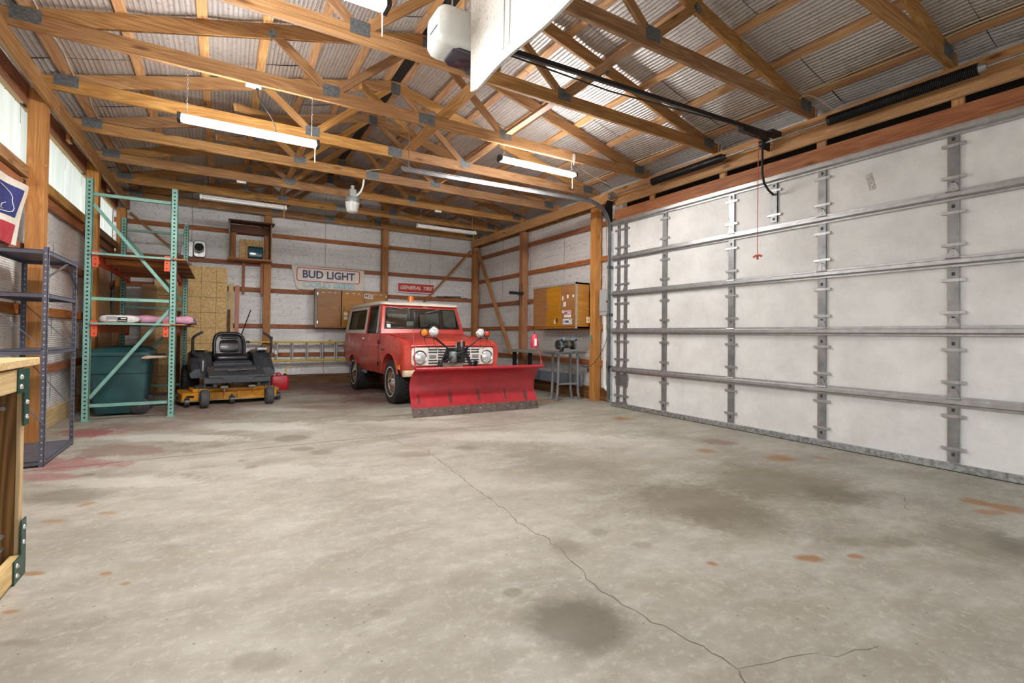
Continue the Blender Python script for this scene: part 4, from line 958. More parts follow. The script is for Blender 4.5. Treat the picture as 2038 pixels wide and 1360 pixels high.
# ------------------------------------------------------------------ teal pallet rack
TEAL = plain('worn_teal_steel', (.19, .37, .315), .5, .2, .18, 8, wear=(.70, 28), wearcol=(.10, .08, .06))
ORNG = plain('orange_rack_beam', (.62, .085, .030), .45, .1, .15, 8)
HOLE = plain('punched_hole', (.012, .014, .014), .9)
rk = thing('pallet_rack', 'tall teal pallet rack with orange beams and two wooden decks by the left wall', 'pallet rack', (-1.03, 9.4, 0))
def upright(x, y, h, base='upright'):
    w = .0375
    m = MB().box((x-w, y-w, 0), (x+w, y-w+.004, h)).box((x-w, y-w, 0), (x-w+.004, y+w, h)).box((x+w-.004, y-w, 0), (x+w, y+w, h))
    u = part(base, m, TEAL, rk)
    hm = MB(); k = int(h/.052)
    for i in range(1, k):
        z = i*.052; hm.box((x-.010, y-w-.0012, z-.010), (x+.010, y-w+.001, z+.010))
    stuff(part('holes', hm, HOLE, u))
    part('foot', MB().box((x-.05, y-.05, 0), (x+.05, y+.05, .008)), TEAL, u)
for Y in (8.15, 10.72):
    for x in (-1.475, -.575): upright(x, Y, 3.12)
    for z in (2.925, 1.575, .195): beam('horizontal', (-1.44, Y, z), (-.61, Y, z), .03, .042, TEAL, rk)
    beam('diagonal', (-1.44, Y+.012, 2.80), (-.61, Y+.012, 1.70), .03, .042, TEAL, rk); beam('diagonal', (-.61, Y+.012, 1.46), (-1.44, Y+.012, .29), .03, .042, TEAL, rk)
for zt in (2.14, 1.245):
    for x, s in ((-1.40, -1), (-.65, 1)):
        b = beam('beam', (x, 8.20, zt-.055), (x, 10.67, zt-.055), .045, .11, ORNG, rk)
        for y in (8.115, 10.68):
            e = part('end_plate', MB().box((x-s*.03, y-.006, zt-.16), (x+s*.035, y+.002, zt+.05)), ORNG, b, bevel=.003)
            stuff(part('plate_holes', MB().box((x-.006, y-.0075, zt-.13), (x+.008, y-.005, zt-.115)).box((x-.006, y-.0075, zt-.06), (x+.008, y-.005, zt-.045)).box((x-.006, y-.0075, zt+.01), (x+.008, y-.005, zt+.025)), HOLE, b))
    for k in range(8): beam('deck_board', (-1.44, 8.24+k*.345, zt+.011), (-.43, 8.24+k*.345, zt+.011), .335, .020, W_DARK if k % 2 else W_RED, rk)
    part('front_angle', MB().box((-1.43, 8.055, zt-.004), (-.60, 8.075, zt+.022)), TEAL, rk)
for k in range(5): beam('joist', (-1.37, 8.55+k*.45, 2.105), (-.68, 8.55+k*.45, 2.105), .04, .07, W_RED, rk)
# things on the lower deck
bg_ = thing('mortar_bag', 'pale plastic bag with grey and black print lying on the lower rack deck', 'bag', (-1.17, 8.36, 1.267))
secs = []
for x, k in ((-1.385, .25), (-1.36, .75), (-1.30, 1.0), (-1.15, 1.0), (-1.03, .95), (-.97, .6), (-.955, .25)):
    secs.append([(x, 8.40+a*(.55+.45*k), 1.267+.055+b*k) for a, b in rrect(-.15, -.055, .15, .050, .025, 3)])
for i, s_ in enumerate(secs): secs[i] = [(x, y, max(1.2675, z)) for x, y, z in s_]
part('sack', MB().loft(secs), plain('pale_plastic', (.62, .62, .60), .35, 0, .12, 20, .4, 30), bg_, smooth=True)
part('grey_print', MB().box((-1.30, 8.246, 1.285), (-1.19, 8.25, 1.355)), plain('grey_print', (.28, .28, .30), .5), bg_)
part('black_print', MB().box((-1.185, 8.246, 1.283), (-1.08, 8.25, 1.345)), BLACK, bg_)
stuff(part('lettering', MB().box((-1.285, 8.2445, 1.298), (-1.20, 8.2465, 1.308)).box((-1.15, 8.2445, 1.322), (-1.095, 8.2465, 1.334)).box((-1.175, 8.2445, 1.295), (-1.09, 8.2465, 1.302)).box((-1.07, 8.2445, 1.31), (-1.02, 8.2475, 1.316)).box((-1.07, 8.2445, 1.295), (-1.02, 8.2475, 1.301)), WHITE, bg_))
pk = thing('insulation_roll', 'pink insulation batt in torn plastic lying along the lower rack deck', 'insulation', (-.80, 9.0, 1.267))
PINK = plain('pink_insulation', (.62, .32, .44), .7, 0, .2, 8, .5, 20)
secs = []
for i in range(13):
    x = -1.22 + .86*i/12; k = .6 if i == 0 else (.85 if i == 12 else 1)
    secs.append([(x, 9.0+a, max(1.2672, 1.267+.06+b*k*(.9+.12*math.sin(i*1.9)))) for a, b in rrect(-.33, -.06, .33, .065, .05, 3)])
part('batt', MB().loft(secs), PINK, pk, smooth=True)
part('wrap_end', MB().box((-.40, 8.70, 1.268), (-.335, 9.25, 1.35)), plain('torn_plastic', (.20, .17, .18), .4, 0, .8, 14), pk, bevel=.02)
sb = tag(part('flat_board', MB().box((-1.30, 8.62, 1.2665), (-.30, 9.36, 1.2667)), W_DARK, None), 'thin dark sheet under the pink insulation on the lower rack deck', 'sheet')
# tan sheets leaning on the left wall behind the rack
def lean(name, pts, th, mat, label, cat, group=None):
    a, b, c, d = map(Vector, pts); nn = (b-a).cross(d-a).normalized()*th
    M = MB().add([a, b, c, d, a+nn, b+nn, c+nn, d+nn], [(0, 3, 2, 1), (4, 5, 6, 7), (0, 1, 5, 4), (1, 2, 6, 5), (2, 3, 7, 6), (3, 0, 4, 7)])
    return tag(part(name, M, mat, None, bevel=.001), label, cat, group)
TANB = plain('tan_hardboard', (.46, .29, .15), .6, 0, .15, 3)
lean('hardboard_sheet', [(-1.575, 9.75, 0), (-1.58, 10.85, 0), (-1.70, 10.85, 2.26), (-1.69, 9.75, 2.26)], .006, TANB, 'tan hardboard sheet leaning upright behind the teal rack', 'sheet')
lean('plywood_strip', [(-1.30, 11.40, 0), (-1.08, 11.40, 0), (-1.08, 11.55, 2.05), (-1.30, 11.55, 2.05)], .012, TANB, 'narrow pale plywood strip leaning in the corner by the chipboard', 'sheet')
# ------------------------------------------------------------------ wheeled bin
BINM = plain('dark_teal_plastic', (.014, .062, .064), .45, 0, .3, 5, .1, 40)
bn = thing('wheeled_bin', 'dark teal wheeled refuse bin standing under the rack', 'bin', (-1.17, 8.75, 0))
def bsec(z, x0, x1, y0, y1, r=.05): return [(x, y, z) for x, y in rrect(x0, y0, x1, y1, r, 4)]
part('body', MB().loft([bsec(.03, -1.45, -1.05, 8.50, 9.04), bsec(.10, -1.47, -.95, 8.47, 9.07), bsec(.20, -1.475, -.905, 8.455, 9.085), bsec(.44, -1.49, -.880, 8.445, 9.095), bsec(.62, -1.50, -.87, 8.43, 9.11), bsec(.64, -1.505, -.865, 8.43, 9.12), bsec(.84, -1.53, -.845, 8.41, 9.13)]), BINM, bn, smooth=True, angle=35)
part('seam_line', MB().loft([bsec(.575, -1.501, -.871, 8.427, 9.113), bsec(.582, -1.501, -.871, 8.427, 9.113)]), BLACK, bn)
ld = part('lid', MB().loft([bsec(.825, -1.60, -.825, 8.39, 9.15), bsec(.87, -1.60, -.825, 8.39, 9.15), bsec(.885, -1.55, -.83, 8.41, 9.13), bsec(.935, -1.40, -.90, 8.46, 9.08, .08), bsec(.945, -1.30, -1.0, 8.55, 9.0, .08)]), BINM, bn, smooth=True, angle=35)
part('handle', MB().tube([(-.84, 8.55, .80), (-.74, 8.52, .805), (-.71, 8.62, .805), (-.71, 8.95, .805), (-.74, 9.02, .805), (-.84, 9.0, .80)], .022, 8), BINM, bn, smooth=True)
for y in (8.50, 9.03):
    w = part('wheel', MB().lathe([(.03, -.035), (.095, -.035), (.115, -.025), (.118, .0), (.115, .025), (.095, .035), (.03, .035)], basis((-.955, y, .118), (1, 0, 0), (0, 0, 1), (0, 1, 0)), 28), RUBBER, bn, smooth=True, angle=50)
    part('hub', MB().cyl((-.955, y-.03, .118), (-.955, y+.03, .118), .032, 14), BLKPL, w)
tag(part('wooden_stick', MB().tube(curve_pts((-.93, 8.36, .79), (-.85, 8.35, .81), (-.78, 8.35, .80), (-.60, 8.36, .81), 8), [.012, .022, .026, .024, .02, .016, .016, .016, .012], 8), plain('bare_stick', (.50, .38, .29), .7), None, smooth=True), 'bare wooden stick poking out over the bin beside its lid', 'stick')
# ------------------------------------------------------------------ grey shelving unit
GS = plain('slate_grey_steel', (.125, .135, .175), .42, .35, .15, 7)
su = thing('shelving_unit', 'slate grey slotted steel shelving unit against the left wall', 'shelf', (-1.47, 6.1, 0))
SX, SY = (-1.685, -1.275), (5.60, 6.575)
for x in SX:
    for y in SY:
        s, t = (1 if x < -1.4 else -1), (1 if y < 6 else -1)
        u = part('upright', MB().box((x, y, 0), (x+s*.035, y+t*.003, 1.875)).box((x, y, 0), (x+s*.003, y+t*.035, 1.875)), GS, su)
        hm = MB()
        for k in range(1, 36):
            z = k*.052; hm.box((x+s*.013, y-.0008, z-.006), (x+s*.022, y+t*.0038, z+.006))
            hm.box((x-.0008 if s > 0 else x+.0008, y+t*.013, z-.006), (x+s*.0038, y+t*.022, z+.006))
        stuff(part('slots', hm, plain('slot_light', (.45, .47, .50), .6), u))
for z in (1.845, 1.475, .985, .045):
    b = part('shelf', MB().box((SX[0]+.004, SY[0]+.004, z), (SX[1]-.004, SY[1]-.004, z+.006)), GS, su)
    for y0, y1 in ((SY[0]+.004, SY[0]+.007), (SY[1]-.007, SY[1]-.004)): part('lip', MB().box((SX[0]+.004, y0, z-.03), (SX[1]-.004, y1, z+.004)), GS, b)
    for x0, x1 in ((SX[0]+.004, SX[0]+.007), (SX[1]-.007, SX[1]-.004)): part('lip', MB().box((x0, SY[0]+.004, z-.03), (x1, SY[1]-.004, z+.004)), GS, b)
for (z0, z1) in ((1.44, .99), (.94, .35)):
    part('brace', MB().bar((SX[0], SY[0]-.004, z0), (SX[1], SY[0]-.004, z1), .004, .022, (0, -1, 0)), GS, su)
    part('brace', MB().bar((SX[0], SY[1]+.004, z0), (SX[1], SY[1]+.004, z1), .004, .022, (0, -1, 0)), GS, su)
part('brace', MB().bar((SX[1]+.004, SY[0], 1.62), (SX[1]+.004, 6.15, 1.79), .004, .02, (1, 0, 0)), STEEL, su)
part('brace', MB().bar((SX[1]+.004, 6.15, 1.79), (SX[1]+.004, SY[1], 1.58), .004, .02, (1, 0, 0)), GS, su)
# ------------------------------------------------------------------ timber workbench
wbn = thing('workbench', 'pale timber workbench with dark legs and bolted green corner brackets', 'workbench', (-1.15, 2.6, 0))
tc = at(82, 711, 'z', 1.03)
beam('bench_top', (-1.54, 2.55, 1.012), (tc.x, 2.55, 1.012), 1.44+.16, .036, W_FRESH, wbn)
for y in (1.95, 3.20): beam('leg', (-.975, y, .0), (-.975, y, .985), .30, .042, W_TREAT, wbn, up=(0, 1, 0)); beam('leg', (-1.38, y, .0), (-1.38, y, .985), .30, .042, W_TREAT, wbn, up=(0, 1, 0))
beam('leg_edge', (-.815, 3.20, .0), (-.815, 3.20, .985), .018, .042, W_FRESH, wbn, up=(0, 1, 0))
beam('apron', (-.815, 1.93, .935), (-.815, 3.165, .935), .036, .10, W_FRESH, wbn); beam('stretcher', (-.815, 1.93, .06), (-.815, 3.165, .06), .036, .10, W_FRESH, wbn)
beam('stretcher', (-1.515, 1.93, .06), (-1.515, 3.165, .06), .036, .10, W_FRESH, wbn)
BRK = plain('dark_green_bracket', (.012, .062, .045), .38, .1, .2, 10)
for z0, sgn in ((.985, -1), (.0, 1)):
    poly = [(-.13, z0), (.02, z0), (.02, z0+sgn*.27), (-.045, z0+sgn*.27), (-.045, z0+sgn*.11), (-.13, z0+sgn*.11)]
    bk = part('bracket', MB().prism([(3.20+a, b) for a, b in poly], .006, basis((-.796, 0, 0), (0, 1, 0), (0, 0, 1), (1, 0, 0))), BRK, wbn, bevel=.001)
    for a, b in ((-.10, .035), (-.10, .08), (-.015, .16), (-.015, .23)): part('bolt', MB().lathe([(0, .010), (.006, .009), (.011, .004), (.012, 0)], basis((-.790, 3.20+a, z0+sgn*b), (0, 1, 0), (0, 0, 1), (1, 0, 0)), 10), CHROME, bk, smooth=True)
for z in (.80, .87, .14, .20): part('nut', MB().cyl((-.865, 3.18, z), (-.865, 3.155, z), .011, 6).cyl((-.865, 3.16, z), (-.865, 3.145, z), .005, 6), STEEL, wbn)
# ------------------------------------------------------------------ flags on the left wall
fg = thing('cloth_flag', 'blue red and white cloth flag hung by a chain from the wall post', 'flag', (-1.56, 5.6, 1.7))
def cl(u, v, off=0.):
    A, C = at(60, 374, 'x', -1.70), at(29, 489, 'x', -1.70); Bq = A + Vector((-.01, -1.9, .02)); D = C + Vector((-.01, -1.5, .0))
    p = (A*(1-u)+Bq*u)*(1-v) + (C*(1-u)+D*u)*v
    p.z -= .05*math.sin(PI*min(1, u*1.2))*(1-v); p.y -= .06*math.sin(PI*v)*(1-u)
    p.x += .016*math.sin(8*u+2.5*v) + .008*math.sin(17*u-3*v) + off; return tuple(p)
FW = plain('flag_white', (.66, .61, .52), .85, 0, .12, 6); FB = plain('flag_blue', (.025, .03, .14), .8, 0, .4, 4); FR = plain('flag_red', (.42, .035, .05), .8, 0, .25, 6)
def patch(u0, u1, v0, v1, off, n=24):
    m = MB(); m.grid(lambda a, b: cl(u0+(u1-u0)*a, v0+(v1-v0)*b, off), n, 14); return m
part('cloth', patch(0, 1, 0, 1, 0, 40), FW, fg, smooth=True)
part('blue_field', patch(.10, .9, .12, .60, .004), FB, fg, smooth=True); part('red_field', patch(.06, .9, .70, 1.0, .004), FR, fg, smooth=True)
part('white_line', MB().tube([cl(u, v, .008) for u, v in ((.36, .17), (.30, .20), (.245, .25), (.215, .31), (.21, .36), (.19, .42), (.165, .47), (.17, .52), (.21, .55), (.28, .56), (.36, .55))], .0035, 5), WHITE, fg)
part('white_line', MB().tube([cl(u, v, .008) for u, v in ((.26, .42), (.29, .46), (.29, .52), (.27, .53))], .003, 5), WHITE, fg)
part('chain', MB().tube(curve_pts(at(60, 374, 'x', -1.70), at(74, 366, 'x', -1.66), at(86, 348, 'x', -1.60), at(91, 328, 'x', -1.575), 14), .006, 5), IVORY, fg)
f2 = thing('cloth_banner', 'red cloth banner with pale ring hung behind the shelving unit', 'banner', (-1.735, 5.55, 1.5))
part('cloth', MB().grid(lambda a, b: (-1.715+.012*math.sin(9*a), 5.92-1.2*a, 1.80-.62*b), 20, 10), FW, f2, smooth=True)
part('red_field', MB().grid(lambda a, b: (-1.711+.012*math.sin(9*(.12+a*.8)), 5.92-1.2*(.12+a*.8), 1.80-.40*b), 20, 8), FR, f2, smooth=True)
part('ring', MB().tube([(-1.700, 5.68+.055*math.cos(a), 1.63+.085*math.sin(a)) for a in [2*PI*k/20 for k in range(20)]], .014, 6, closed=True), FW, f2)
# ------------------------------------------------------------------ chipboard and boards leaning on the back wall
def osb():
    n = NT('oriented_strand_board'); c = n.co()
    v1 = n.add('TexVoronoi', {'Vector': n.add('Mapping', {'Vector': c, 'Rotation': (0, .7, 0), 'Scale': (7, 1, 20)}).outputs[0], 'Scale': 4.0, 'Randomness': 1.}).outputs['Color']
    v2 = n.add('TexVoronoi', {'Vector': n.add('Mapping', {'Vector': c, 'Rotation': (0, -.5, 0), 'Scale': (20, 1, 7)}).outputs[0], 'Scale': 4.0}).outputs['Color']
    g = n.add('SeparateColor', {0: n.mix(.5, v1, v2)}).outputs[0]
    col = n.ramp(g, [(.2, (.56, .34, .12)), (.5, (.72, .47, .19)), (.8, (.80, .58, .28))])
    s = n.add('SeparateXYZ', {0: c})
    for k, per, ph in ((0, .255, .07), (2, .31, .12)):
        f = n.math('FRACT', n.math('DIVIDE', n.math('ADD', s.outputs[k], ph+5), per))
        col = n.mix(n.maprange(n.math('ABSOLUTE', n.math('SUBTRACT', f, .5)), .010, .016, .8, 0), col, (.10, .045, .015))
    n.P(col=col, rough=.65, norm=n.bump(g, .2, .004)); return n.m
OSB = osb()
lean('chipboard_sheet', [(-1.10, 11.44, 0), (.11, 11.44, 0), (.09, 11.60, 2.47), (-1.12, 11.60, 2.47)], .012, OSB, 'full chipboard sheet leaning on the back wall behind the mower', 'board')
lean('chipboard_sheet', [(-1.02, 11.33, 0), (-.28, 11.33, 0), (-.28, 11.395, .78), (-1.02, 11.395, .78)], .012, OSB, 'short chipboard offcut leaning at the foot of the big sheet', 'board')
def plank(p, q, w, t, mat, label): return tag(beam('plank', p, q, w, t, mat, None, up=(0, -1, .05)), label, 'plank')
plank((.165, 11.42, .0), (.165, 11.62, 2.16), .085, .03, W_FRESH, 'pale plank leaning against the edge of the chipboard sheet')
plank((.275, 11.45, .0), (.275, 11.64, 2.13), .075, .03, wood('pink_sprayed_board', (.62, .20, .16), (.70, .42, .28), .3), 'pink sprayed board leaning beside the pale plank')
plank((.13, 11.34, .0), (.13, 11.52, 1.62), .055, .025, W_DARK, 'short dark board leaning in front of the pale plank')
plank((-.70, 11.30, .0), (-.70, 11.36, 1.55), .06, .03, W_DARK, 'dark stained strip leaning on the chipboard behind the rack')
tag(part('thin_rod', MB().cyl((.30, 11.1, .95), (.52, 11.45, 1.62), .010, 8), BLACK, None), 'thin black rod slanting up behind the mower seat', 'rod')
# ------------------------------------------------------------------ zero-turn mower
mw = thing('riding_mower', 'black zero-turn riding mower with a yellow cutting deck', 'lawn mower', (.245, 8.82, 0), R(5.8))
def mp_(name, mb, mat, parent=None, **kw): return part(name, mb, mat, parent or mw, local=mw, **kw)
MBK = plain('mower_charcoal', (.040, .043, .050), .28, .1, .25, 6)
YEL = plain('mower_yellow', (.62, .27, .018), .42, 0, .25, 7, wear=(.68, 16), wearcol=(.16, .08, .03))
VINYL = plain('black_vinyl', (.010, .010, .012), .36, 0, .2, 5, coat=.12)
TGREY = plain('grey_tire', (.065, .065, .065), .8, 0, .2, 10)
for s in (-1, 1):
    x = s*.45
    ty = mp_('front_tire', MB().lathe([(.05, -.05), (.10, -.058), (.125, -.05), (.135, -.03), (.137, 0), (.135, .03), (.125, .05), (.10, .058), (.05, .05)], basis((x, 0, .137), (0, 1, 0), (0, 0, 1), (1, 0, 0)), 32), TGREY, smooth=True, angle=60)
    for k in range(5): mp_('rib', MB().lathe([(.130, -.004), (.140, -.003), (.140, .003), (.130, .004)], basis((x-.036+k*.018, 0, .137), (0, 1, 0), (0, 0, 1), (1, 0, 0)), 32), TGREY, ty)
    mp_('rim', MB().cyl((x-.045, 0, .137), (x+.045, 0, .137), .055, 18), YEL, ty)
    mp_('fork', MB().box((x-.075, -.02, .12), (x-.068, .03, .30)).box((x+.068, -.02, .12), (x+.075, .03, .30)).box((x-.075, -.02, .292), (x+.075, .03, .30)).cyl((x, .02, .30), (x, .02, .40), .022, 10), MBK)
mp_('front_beam', MB().box((-.47, -.02, .36), (.47, .06, .46)), MBK, bevel=.012)
mp_('beam_plate', MB().prism([(-.40, .455), (-.22, .455), (-.16, .375), (.16, .375), (.22, .455), (.40, .455), (.40, .47), (-.40, .47)], .012, basis((0, -.03, 0), (1, 0, 0), (0, 0, 1), (0, -1, 0))), MBK)
for s in (-1, 1): mp_('side_rail', MB().box((s*.28, .05, .30), (s*.33, 1.5, .40)), MBK)
fp = mp_('foot_panel', MB().loft([[(x, .06, .47), (x, .10, .50), (x, .42, .60), (x, .62, .62), (x, .62, .55), (x, .10, .43)] for x in (-.40, -.36, .36, .40)]), MBK, bevel=.01)
mp_('kick_plate', MB().bar((-.30, .27, .562), (.30, .27, .562), .10, .006, (0, -.3, 1)), plain('mower_grey_plate', (.10, .105, .12), .35, .2), fp)
bd = mp_('name_badge', MB().bar((-.13, .145, .548), (.13, .145, .548), .012, .028, (0, -.2, 1)), CHROME, fp); mp_('badge_lettering', MB().bar((-.115, .137, .547), (.115, .137, .547), .004, .012, (0, -.2, 1)), BLACK, bd)
mp_('seat_base', MB().box((-.30, .60, .50), (.30, 1.40, .66)), MBK, bevel=.02)
# seat
def ssec(y, w, z0, z1): return [(x, y, z) for x, z in rrect(-w, z0, w, z1, min(.05, (z1-z0)*.45), 4)]
st = mp_('seat_cushion', MB().loft([ssec(.70, .21, .70, .74), ssec(.72, .25, .67, .765), ssec(.80, .27, .66, .785), ssec(1.05, .26, .66, .775), ssec(1.20, .25, .66, .80)]), VINYL, smooth=True, angle=60)
secs = []
for z, w, y, t in ((.72, .24, 1.10, .10), (.80, .255, 1.13, .10), (.95, .252, 1.17, .09), (1.05, .240, 1.195, .08), (1.11, .215, 1.21, .07), (1.145, .175, 1.22, .055), (1.165, .11, 1.225, .03)):
    secs.append([(x, y+yy, z) for x, yy in rrect(-w, 0, w, t, t*.45, 4)])
sk = mp_('seat_back', MB().loft(secs), VINYL, smooth=True, angle=60)
mp_('bolster', MB().tube([(-.225, 1.08, .77), (-.232, 1.125, .90), (-.222, 1.165, 1.03), (-.19, 1.19, 1.10), (-.12, 1.20, 1.13), (0, 1.203, 1.138), (.12, 1.20, 1.13), (.19, 1.19, 1.10), (.222, 1.165, 1.03), (.232, 1.125, .90), (.225, 1.08, .77)], .026, 10), VINYL, sk, smooth=True)
def pad(zs, name):
    mp_(name, MB().loft([[(x, yy+1.128+.085*(z-.80)/.30, z) for x, yy in rrect(-w, -d, w, .03, .012, 3)] for z, w, d in zs]), VINYL, sk, smooth=True, angle=60)
pad(((.80, .10, .0), (.815, .135, .012), (.87, .150, .018), (.95, .150, .018), (1.005, .135, .014), (1.02, .11, .002)), 'back_pad')
pad(((1.035, .10, .0), (1.045, .13, .010), (1.075, .135, .012), (1.10, .11, .006), (1.108, .08, .0)), 'head_pad')
mp_('seat_rail', MB().box((-.26, .66, .655), (.26, .69, .68)), BLACK)
# side pods, lap bars
for s in (-1, 1):
    pd = mp_('fender_pod', MB().loft([[(s*x, y, z) for x, z in ((.31, .42), (.60, .42), (.62, .50), (.60, zt-.05), (.55, zt), (.36, zt), (.31, zt-.04))] for y, zt in ((.48, .56), (.56, .66), (.75, .80), (1.0, .86), (1.35, .84), (1.48, .74))]), MBK, smooth=True, angle=35)
    mp_('lap_bar', MB().tube(curve_pts((s*.36, .72, .62), (s*.40, .70, .72), (s*.54, .66, .76), (s*.575, .62, .82), 8) + [(s*.575, .60, 1.0)] + curve_pts((s*.575, .60, 1.02), (s*.575, .595, 1.08), (s*.54, .59, 1.10), (s*.44, .58, 1.16), 6), .021, 10), BLKPL, smooth=True)
mp_('console', MB().box((.37, .72, .85), (.54, .90, .90)), plain('console_silver', (.45, .45, .46), .35, .5, .3, 40), bevel=.01)
mp_('cup_label', MB().box((-.52, .80, .862), (-.38, .98, .868)), plain('yellow_label', (.66, .56, .12), .5, 0, .6, 50))
mp_('fuel_cap', MB().cyl((.50, 1.0, .86), (.50, 1.0, .91), .05, 16), BLKPL)
mp_('lever_plate', MB().box((-.475, .475, .50), (-.40, .482, .72)), BLACK); mp_('lever', MB().bar((-.44, .47, .52), (-.44, .46, .70), .012, .02), CHROME)
for s in (-1, 1):
    rt = mp_('rear_tire', MB().lathe([(.12, -.11), (.22, -.125), (.27, -.11), (.285, -.07), (.287, 0), (.285, .07), (.27, .11), (.22, .125), (.12, .11)], basis((s*.56, 1.35, .288), (0, 1, 0), (0, 0, 1), (1, 0, 0)), 32), RUBBER, smooth=True, angle=60)
    lug = MB()
    for k in range(22):
        for t in (-1, 1): lug.box((-.055, -.016, -.006), (.055, .016, .012), Matrix.Translation((s*.56, 1.35, .288)) @ Matrix.Rotation(2*PI*(k+(.5 if t > 0 else 0))/22, 4, 'X') @ Matrix.Translation((t*.055, 0, .284)) @ Matrix.Rotation(t*.5, 4, 'Z'))
    stuff(mp_('lugs', lug, RUBBER, rt))
mp_('engine', MB().box((-.30, 1.35, .55), (.30, 1.85, .80)).cyl((0, 1.6, .8), (0, 1.6, .86), .15, 18), BLACK, bevel=.02)
# deck
dp = [(-.76, .52), (-.72, .30), (-.50, .24), (-.30, .34), (-.12, .30), (.06, .30), (.22, .26), (.46, .30), (.62, .36), (.70, .55), (.70, .95), (.40, 1.12), (-.50, 1.12), (-.76, .95)]
dk = mp_('deck', MB().prism(dp, .13, Matrix.Translation((0, 0, .075))), YEL, bevel=.012)
mp_('deck_rim', MB().prism([(x*1.015, (y-.7)*1.03+.7) for x, y in dp], .014, Matrix.Translation((0, 0, .070))), plain('deck_rim_grey', (.30, .25, .16), .5, .3), dk)
mp_('deck_top', MB().prism([(x*.8, (y-.7)*.8+.7) for x, y in dp], .05, Matrix.Translation((0, 0, .205))), YEL, dk, bevel=.01)
mp_('deck_rib', MB().box((-.16, .27, .10), (-.135, .31, .205)), YEL, dk); mp_('deck_rib', MB().box((.03, .27, .10), (.055, .31, .205)), YEL, dk)
mp_('deck_label', MB().bar((-.655, .282, .15), (-.565, .256, .15), .004, .035, (0, 0, 1)), BLACK, dk)
for x in (-.42, .42): mp_('spindle_cover', MB().box((x-.13, .45, .235), (x+.13, .75, .30)), MBK, dk, bevel=.02)
for x in (-.17, .22): mp_('spring_hanger', MB().cyl((x-.05, .18, .30), (x+.05, .18, .30), .035, 12).cyl((x, .18, .30), (x, .20, .20), .012, 8), CHROME)
for x, y in ((-.66, .20), (-.05, .25), (.66, .42)): mp_('anti_scalp_wheel', MB().cyl((x-.035, y, .075), (x+.035, y, .075), .062, 20).box((x-.012, y, .07), (x+.012, y+.10, .16)), BLKPL, dk, bevel=.004)
mp_('discharge_chute', MB().prism([(-1.08, .42), (-.74, .45), (-.74, .90), (-1.08, .95)], .012, Matrix.Translation((0, 0, .16)) @ Matrix.Rotation(.0, 4, 'Y')).prism([(-1.08, .42), (-1.07, .42), (-1.07, .95), (-1.08, .95)], .12, Matrix.Translation((0, 0, .05))), BLKPL)
# ------------------------------------------------------------------ fuel can
gc = thing('fuel_can', 'red plastic fuel can with a bent yellow spout beside the mower', 'fuel can', (1.04, 10.98, 0))
RP = plain('red_plastic', (.52, .012, .022), .35, 0, .1, 5)
part('body', MB().loft([bsec(0, .885, 1.195, 10.88, 11.08, .035), bsec(.02, .875, 1.205, 10.87, 11.09, .04), bsec(.24, .875, 1.205, 10.87, 11.09, .04), bsec(.285, .90, 1.185, 10.89, 11.07, .04), bsec(.29, .95, 1.14, 10.91, 11.05, .04)]), RP, gc, smooth=True, angle=45)
part('handle', MB().tube([(.91, 10.98, .27), (.93, 10.98, .325), (1.04, 10.98, .335), (1.07, 10.98, .28)], .018, 8), RP, gc, smooth=True)
sp_ = part('spout', MB().tube([(1.145, 10.98, .30), (1.155, 10.98, .40), (1.185, 10.98, .44), (1.255, 10.98, .475)], .014, 8), plain('yellow_spout', (.72, .55, .08), .4), gc, smooth=True)
part('collar', MB().cyl((1.14, 10.98, .27), (1.145, 10.98, .315), .034, 14), BLKPL, sp_)
part('vent_cap', MB().cyl((.99, 10.93, .285), (.99, 10.93, .315), .02, 12), BLKPL, gc)
# ------------------------------------------------------------------ ladder hung on the back wall
la = thing('extension_ladder', 'yellow fibreglass extension ladder hung level along the back wall', 'ladder', (2.2, 11.5, .54))
LY = plain('yellow_fibreglass', (.66, .44, .03), .5, 0, .15, 8)
for y, x0, x1 in ((11.545, .50, 4.10), (11.465, .83, 4.40)):
    for z in (.955, .56): part('rail', MB().box((x0, y-.035, z-.018), (x1, y+.035, z-.012)).box((x0, y-.035, z-.018), (x1, y-.030, z+.018)).box((x0, y+.030, z-.018), (x1, y+.035, z+.018)), LY, la)
    k = 0
    while x0+.2+k*.305 < x1-.1:
        x = x0+.2+k*.305; part('rung', MB().cyl((x, y, .56), (x, y, .955), .0155, 10), plain('rung_aluminium', (.52, .53, .54), .45, .35), la, smooth=True); k += 1
for x in (.505, ): part('shoe', MB().box((x-.06, 11.51, .93), (x+.01, 11.58, .98)), BLKPL, la)
part('pulley', MB().cyl((2.12, 11.44, .985), (2.12, 11.56, .985), .03, 12), LY, la); part('lock', MB().box((.98, 11.42, .70), (1.02, 11.47, .78)), ZINC, la)
for x in (.93,): 
    h_ = tag(part('ladder_hook', MB().box((x-.02, 11.44, .585), (x+.02, 11.745, .605)).box((x-.02, 11.425, .545), (x+.02, 11.44, .66)) if False else MB().tube([(x, 11.745, 1.06), (x, 11.60, 1.06), (x, 11.43, 1.06), (x, 11.415, 1.0)], .012, 6), BLACK, None), 'black hook on the back wall holding the yellow ladder', 'hook')
